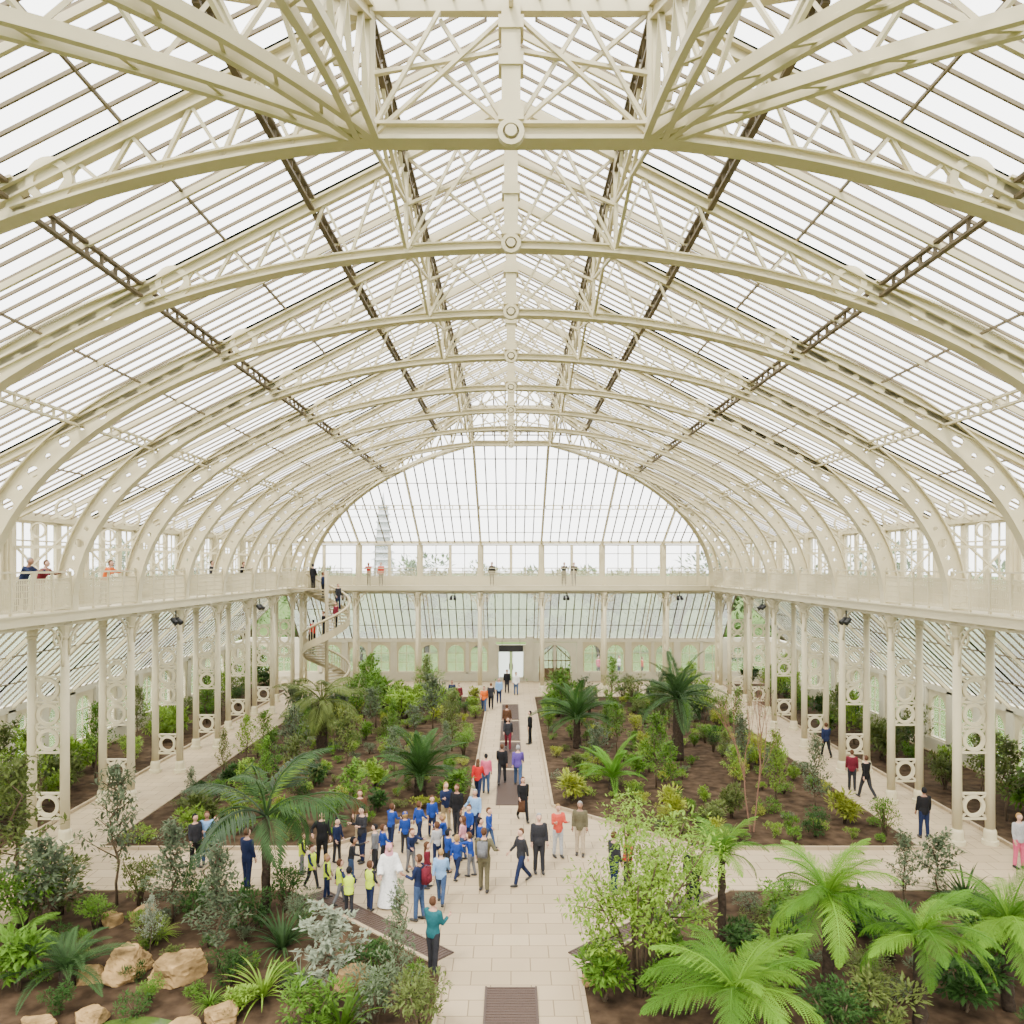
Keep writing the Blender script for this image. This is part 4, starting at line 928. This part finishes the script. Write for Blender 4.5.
for i in range(6000):
    c,br=random.choice(ends); v=rv(); p=c+Vector((v.x,v.y,v.z*.6))*br*random.uniform(.3,1); leaf(t,p,(v*.6+rv()).normalized(),Vector((0,0,1)),.13*random.uniform(.7,1.2),.055)
t.build('foliage',LEAF['light'],r); s.build('stem',STEM,r,True); tag(r,'yellow-green leafy multi-stemmed tree at the right of the plaza','tree')
random.seed(5); r=empty('bare_tree',at(752,832,.07)); s=MB(); t=MB()
def grow(p,d,l,rad,dep):
    e=p+d*l; s.tube([p,(p+e)/2+rv()*l*.05,e],[rad,rad*.8,rad*.6],5)
    if dep==0:
        leaf(t,e,rv(),Vector((0,0,1)),.14,.05); return
    for k in range(3 if dep>1 else 2): grow(p.lerp(e,random.uniform(.5,1)),(d+rv()*.33+Vector((0,0,.25))).normalized(),l*.66,rad*.58,dep-1)
for a in(0,2.6): grow(Vector((math.cos(a)*.06,math.sin(a)*.06,0)),Vector((math.cos(a)*.1,math.sin(a)*.1,1)).normalized(),2.4,.028,4)
s.build('stem',TWIG,r); t.build('foliage',LEAF['olive'],r); tag(r,'thin almost bare pinkish-brown tree in the right far bed','tree')
random.seed(21); placed=[o.location.copy() for o in C.objects if o.parent is None and o.name.startswith(('palm_tree','leafy_tree','bare_tree','spiral'))]; big=list(placed)
def scatter(key,n,kinds,label,group,hr,lms,mind=.75,name='shrub',w=1.,y0=None,y1=None,mx=.35):
    P=BEDS[key]; xs=[p[0] for p in P]; ys=[p[1] for p in P]; k=0; tries=0
    while k<n and tries<n*60:
        tries+=1; x=random.uniform(min(xs)+mx,max(xs)-mx); y=random.uniform(y0 or min(ys)+.4,y1 or max(ys)-.4)
        if not inpoly(x,y,P) or not(inpoly(x+.45,y,P) and inpoly(x-.45,y,P) and inpoly(x,y-.45,P)): continue
        if any((Vector((x,y,0))-Vector((q.x,q.y,0))).length<mind for q in placed): continue
        if name!='ground_plant' and any(abs(x-q.x)<1.2 and -4<y-q.y<1.2 for q in big): continue
        if (Vector((x,y,0))-SC).length<2.6: continue
        placed.append(Vector((x,y,0))); k+=1; h=random.uniform(*hr)
        shrub(random.choice(kinds),(x,y,.07),h,random.choice(lms),label,group,w*random.uniform(.85,1.2),name)
for nm in('left','right'):
    scatter('far_'+nm,9,SH,'tall leafy bush in the back rows of the %s far bed'%nm,'tall bushes at the back of the %s far bed'%nm,(1.5,2.3),['mid','light','olive','grey'],1.4,y0=46)
    scatter('far_'+nm,28,TR,'slender young tree among the shrubs of the %s far bed'%nm,'young trees in the %s far bed'%nm,(1.5,3.2),['mid','olive','light','mid','grey'],1.1,'young_tree',1.0,27)
    scatter('far_'+nm,62,SH,'bushy green shrub in the %s far bed'%nm,'bushy shrubs in the %s far bed'%nm,(.6,1.35),['mid','light','yellow','olive','light','mid','dark'],.9)
    scatter('far_'+nm,116,LOW,'low spreading plant on the soil of the %s far bed'%nm,'low plants in the %s far bed'%nm,(.45,.95),['light','mid','yellow','olive','mid','grey'],.55,'ground_plant')
    scatter('aisle_'+nm,24,SH,'leafy shrub in the bed along the %s aisle'%nm,'aisle shrubs on the %s'%nm,(1.,2.0),['mid','light','olive','dark'],.9,y0=24,mx=1.0)
    scatter('aisle_'+nm,14,TR,'young tree in the bed along the %s aisle'%nm,'aisle young trees on the %s'%nm,(2.,3.2),['mid','light','olive'],.9,'young_tree',1.,24,mx=1.15)
    scatter('near_'+nm,32,LOW,'low green plant on the soil of the %s foreground bed'%nm,'low plants in the %s foreground bed'%nm,(.45,.9),['mid','grey','olive','dark'],.65,'ground_plant',y0=14.5)
def rock(px,py,sx,sy,sz,seed,label):
    random.seed(seed); bm=bmesh.new(); bmesh.ops.create_cube(bm,size=1.7); bmesh.ops.subdivide_edges(bm,edges=bm.edges,cuts=11,use_grid_fill=True)
    pl=[(rv(),random.uniform(.66,.9)) for _ in range(14)]
    for v in bm.verts:
        c=v.co.copy()
        for n_,dd in pl:
            e=c.dot(n_)-dd
            if e>0: c-=n_*e
        c*=1+.08*ns.noise(c*2.3+Vector((seed,0,0)))+.07*ns.noise(c*6)+.05*ns.noise(c*14)
        c.x+=.06*ns.noise(Vector((0,seed,c.z*7))); c.y+=.06*ns.noise(Vector((seed,0,c.z*7)))
        v.co=Vector((c.x*sx,c.y*sy,(c.z+.4)*sz))
    me=bpy.data.meshes.new('rock'); bm.to_mesh(me); bm.free(); me.materials.append(ROCK)
    o=ob('rock',me,None,at(px,py,.04),(0,0,random.uniform(0,6))); tag(o,label,'rock','sandstone rocks')
for a in ((128,977,.58,.47,.42,1,'brown sandstone rock left of the biggest rock'),(176,980,.66,.52,.45,2,'biggest golden sandstone rock at lower left'),(92,980,.38,.31,.25,3,'low flat rock by the cycad'),(142,920,.34,.28,.25,4,'rock behind the two big rocks'),
  (222,1022,.45,.38,.3,5,'rock at the lower edge right of the pond'),(90,1024,.36,.32,.28,6,'rock at the lower edge left of the pond'),(352,985,.48,.38,.36,7,'yellowish rock by the strap plants near the path'),(185,1034,.36,.32,.25,8,'rock at the bottom beside the pond'),(112,925,.32,.28,.22,9,'pale rock beneath the grey tree'),(40,1032,.38,.34,.25,10,'rock at the bottom left corner'),(588,985,.2,.18,.16,11,'small stone at the right bed corner by the path')): rock(*a)
t=MB(); t.add([(math.cos(a)*.9*(1+.15*math.sin(3*a)),math.sin(a)*.6,0) for a in [i*2*PI/28 for i in range(28)]],[tuple(range(28))]); o=t.build('pond',WATER); o.location=at(130,1034,.085); tag(o,'small green pond between the rocks','pond',kind='structure')
# ------------------------------------------------------------------ outside trees and tower
random.seed(3)
for i,(x,y,h) in enumerate(((-44,110,11),(-33,125,10),(-24,105,9),(-15,130,11),(14,120,10),(23,108,9),(33,122,12),(45,112,11),(-58,118,13),(58,125,13),(6,140,10),(-5,145,10),(-40,40,9),(-42,55,10),(42,42,9),(40,58,10),(-45,28,9),(44,27,9),
   (-22,82,5),(-15,78,4.5),(-9,84,5),(-4,90,5),(4,88,4.5),(9,80,5),(15,84,5.5),(22,79,5),(-29,86,6),(29,85,6),(-30,66,6),(31,68,6),(-32,33,6),(33,34,6),(-31,47,5),(32,50,5))):
    f,s=SH[i%3]; r=empty('outdoor_tree',(x,y,-.1)); r.scale=(h*1.2,h*1.2,h); ob('foliage',f,r,m=LEAF['far']); ob('stem',s,r); tag(r,'green tree outside beyond the glass','tree','trees outside the glasshouse')
t=MB(); TW=mat('hazy_grey_stone',(.36,.38,.39),.9,.1)  # distance haze put into the tower's pale grey colour
for i in range(10):
    rr=9-.55*i; z=i*4.6
    t.tube([(0,0,z),(0,0,z+3.2)],[rr*.72,rr*.70],8); t.tube([(0,0,z+3.2),(0,0,z+4.6)],[rr,rr*.66],8)
t.tube([(0,0,46),(0,0,54)],[1.2,.1],6); o=t.build('pagoda_tower',TW); o.location=(-78,480,-.1); tag(o,'distant grey tiered tower seen through the far glass','tower')
# ------------------------------------------------------------------ light and camera
w=bpy.data.worlds.new('sky'); bpy.context.scene.world=w; w.use_nodes=True
bg=w.node_tree.nodes['Background']; bg.inputs[0].default_value=(1,.998,.99,1); bg.inputs[1].default_value=6.2
sl=bpy.data.lights.new('sun','SUN'); sl.energy=7.5; sl.angle=R(12); sl.color=(1,.94,.84); so=bpy.data.objects.new('sun',sl); C.objects.link(so); so.rotation_euler=(R(36),0,R(-28))
cam=bpy.data.cameras.new('camera'); co=bpy.data.objects.new('camera',cam); C.objects.link(co)
co.location=(0,0,CZ); co.rotation_euler=(PI/2,0,0); cam.sensor_width=36; cam.lens=36*F/1024; cam.shift_y=(HY-512)/1024; cam.shift_x=(512-CX)/1024; cam.clip_end=2000; cam.clip_start=.05
bpy.context.scene.camera=co
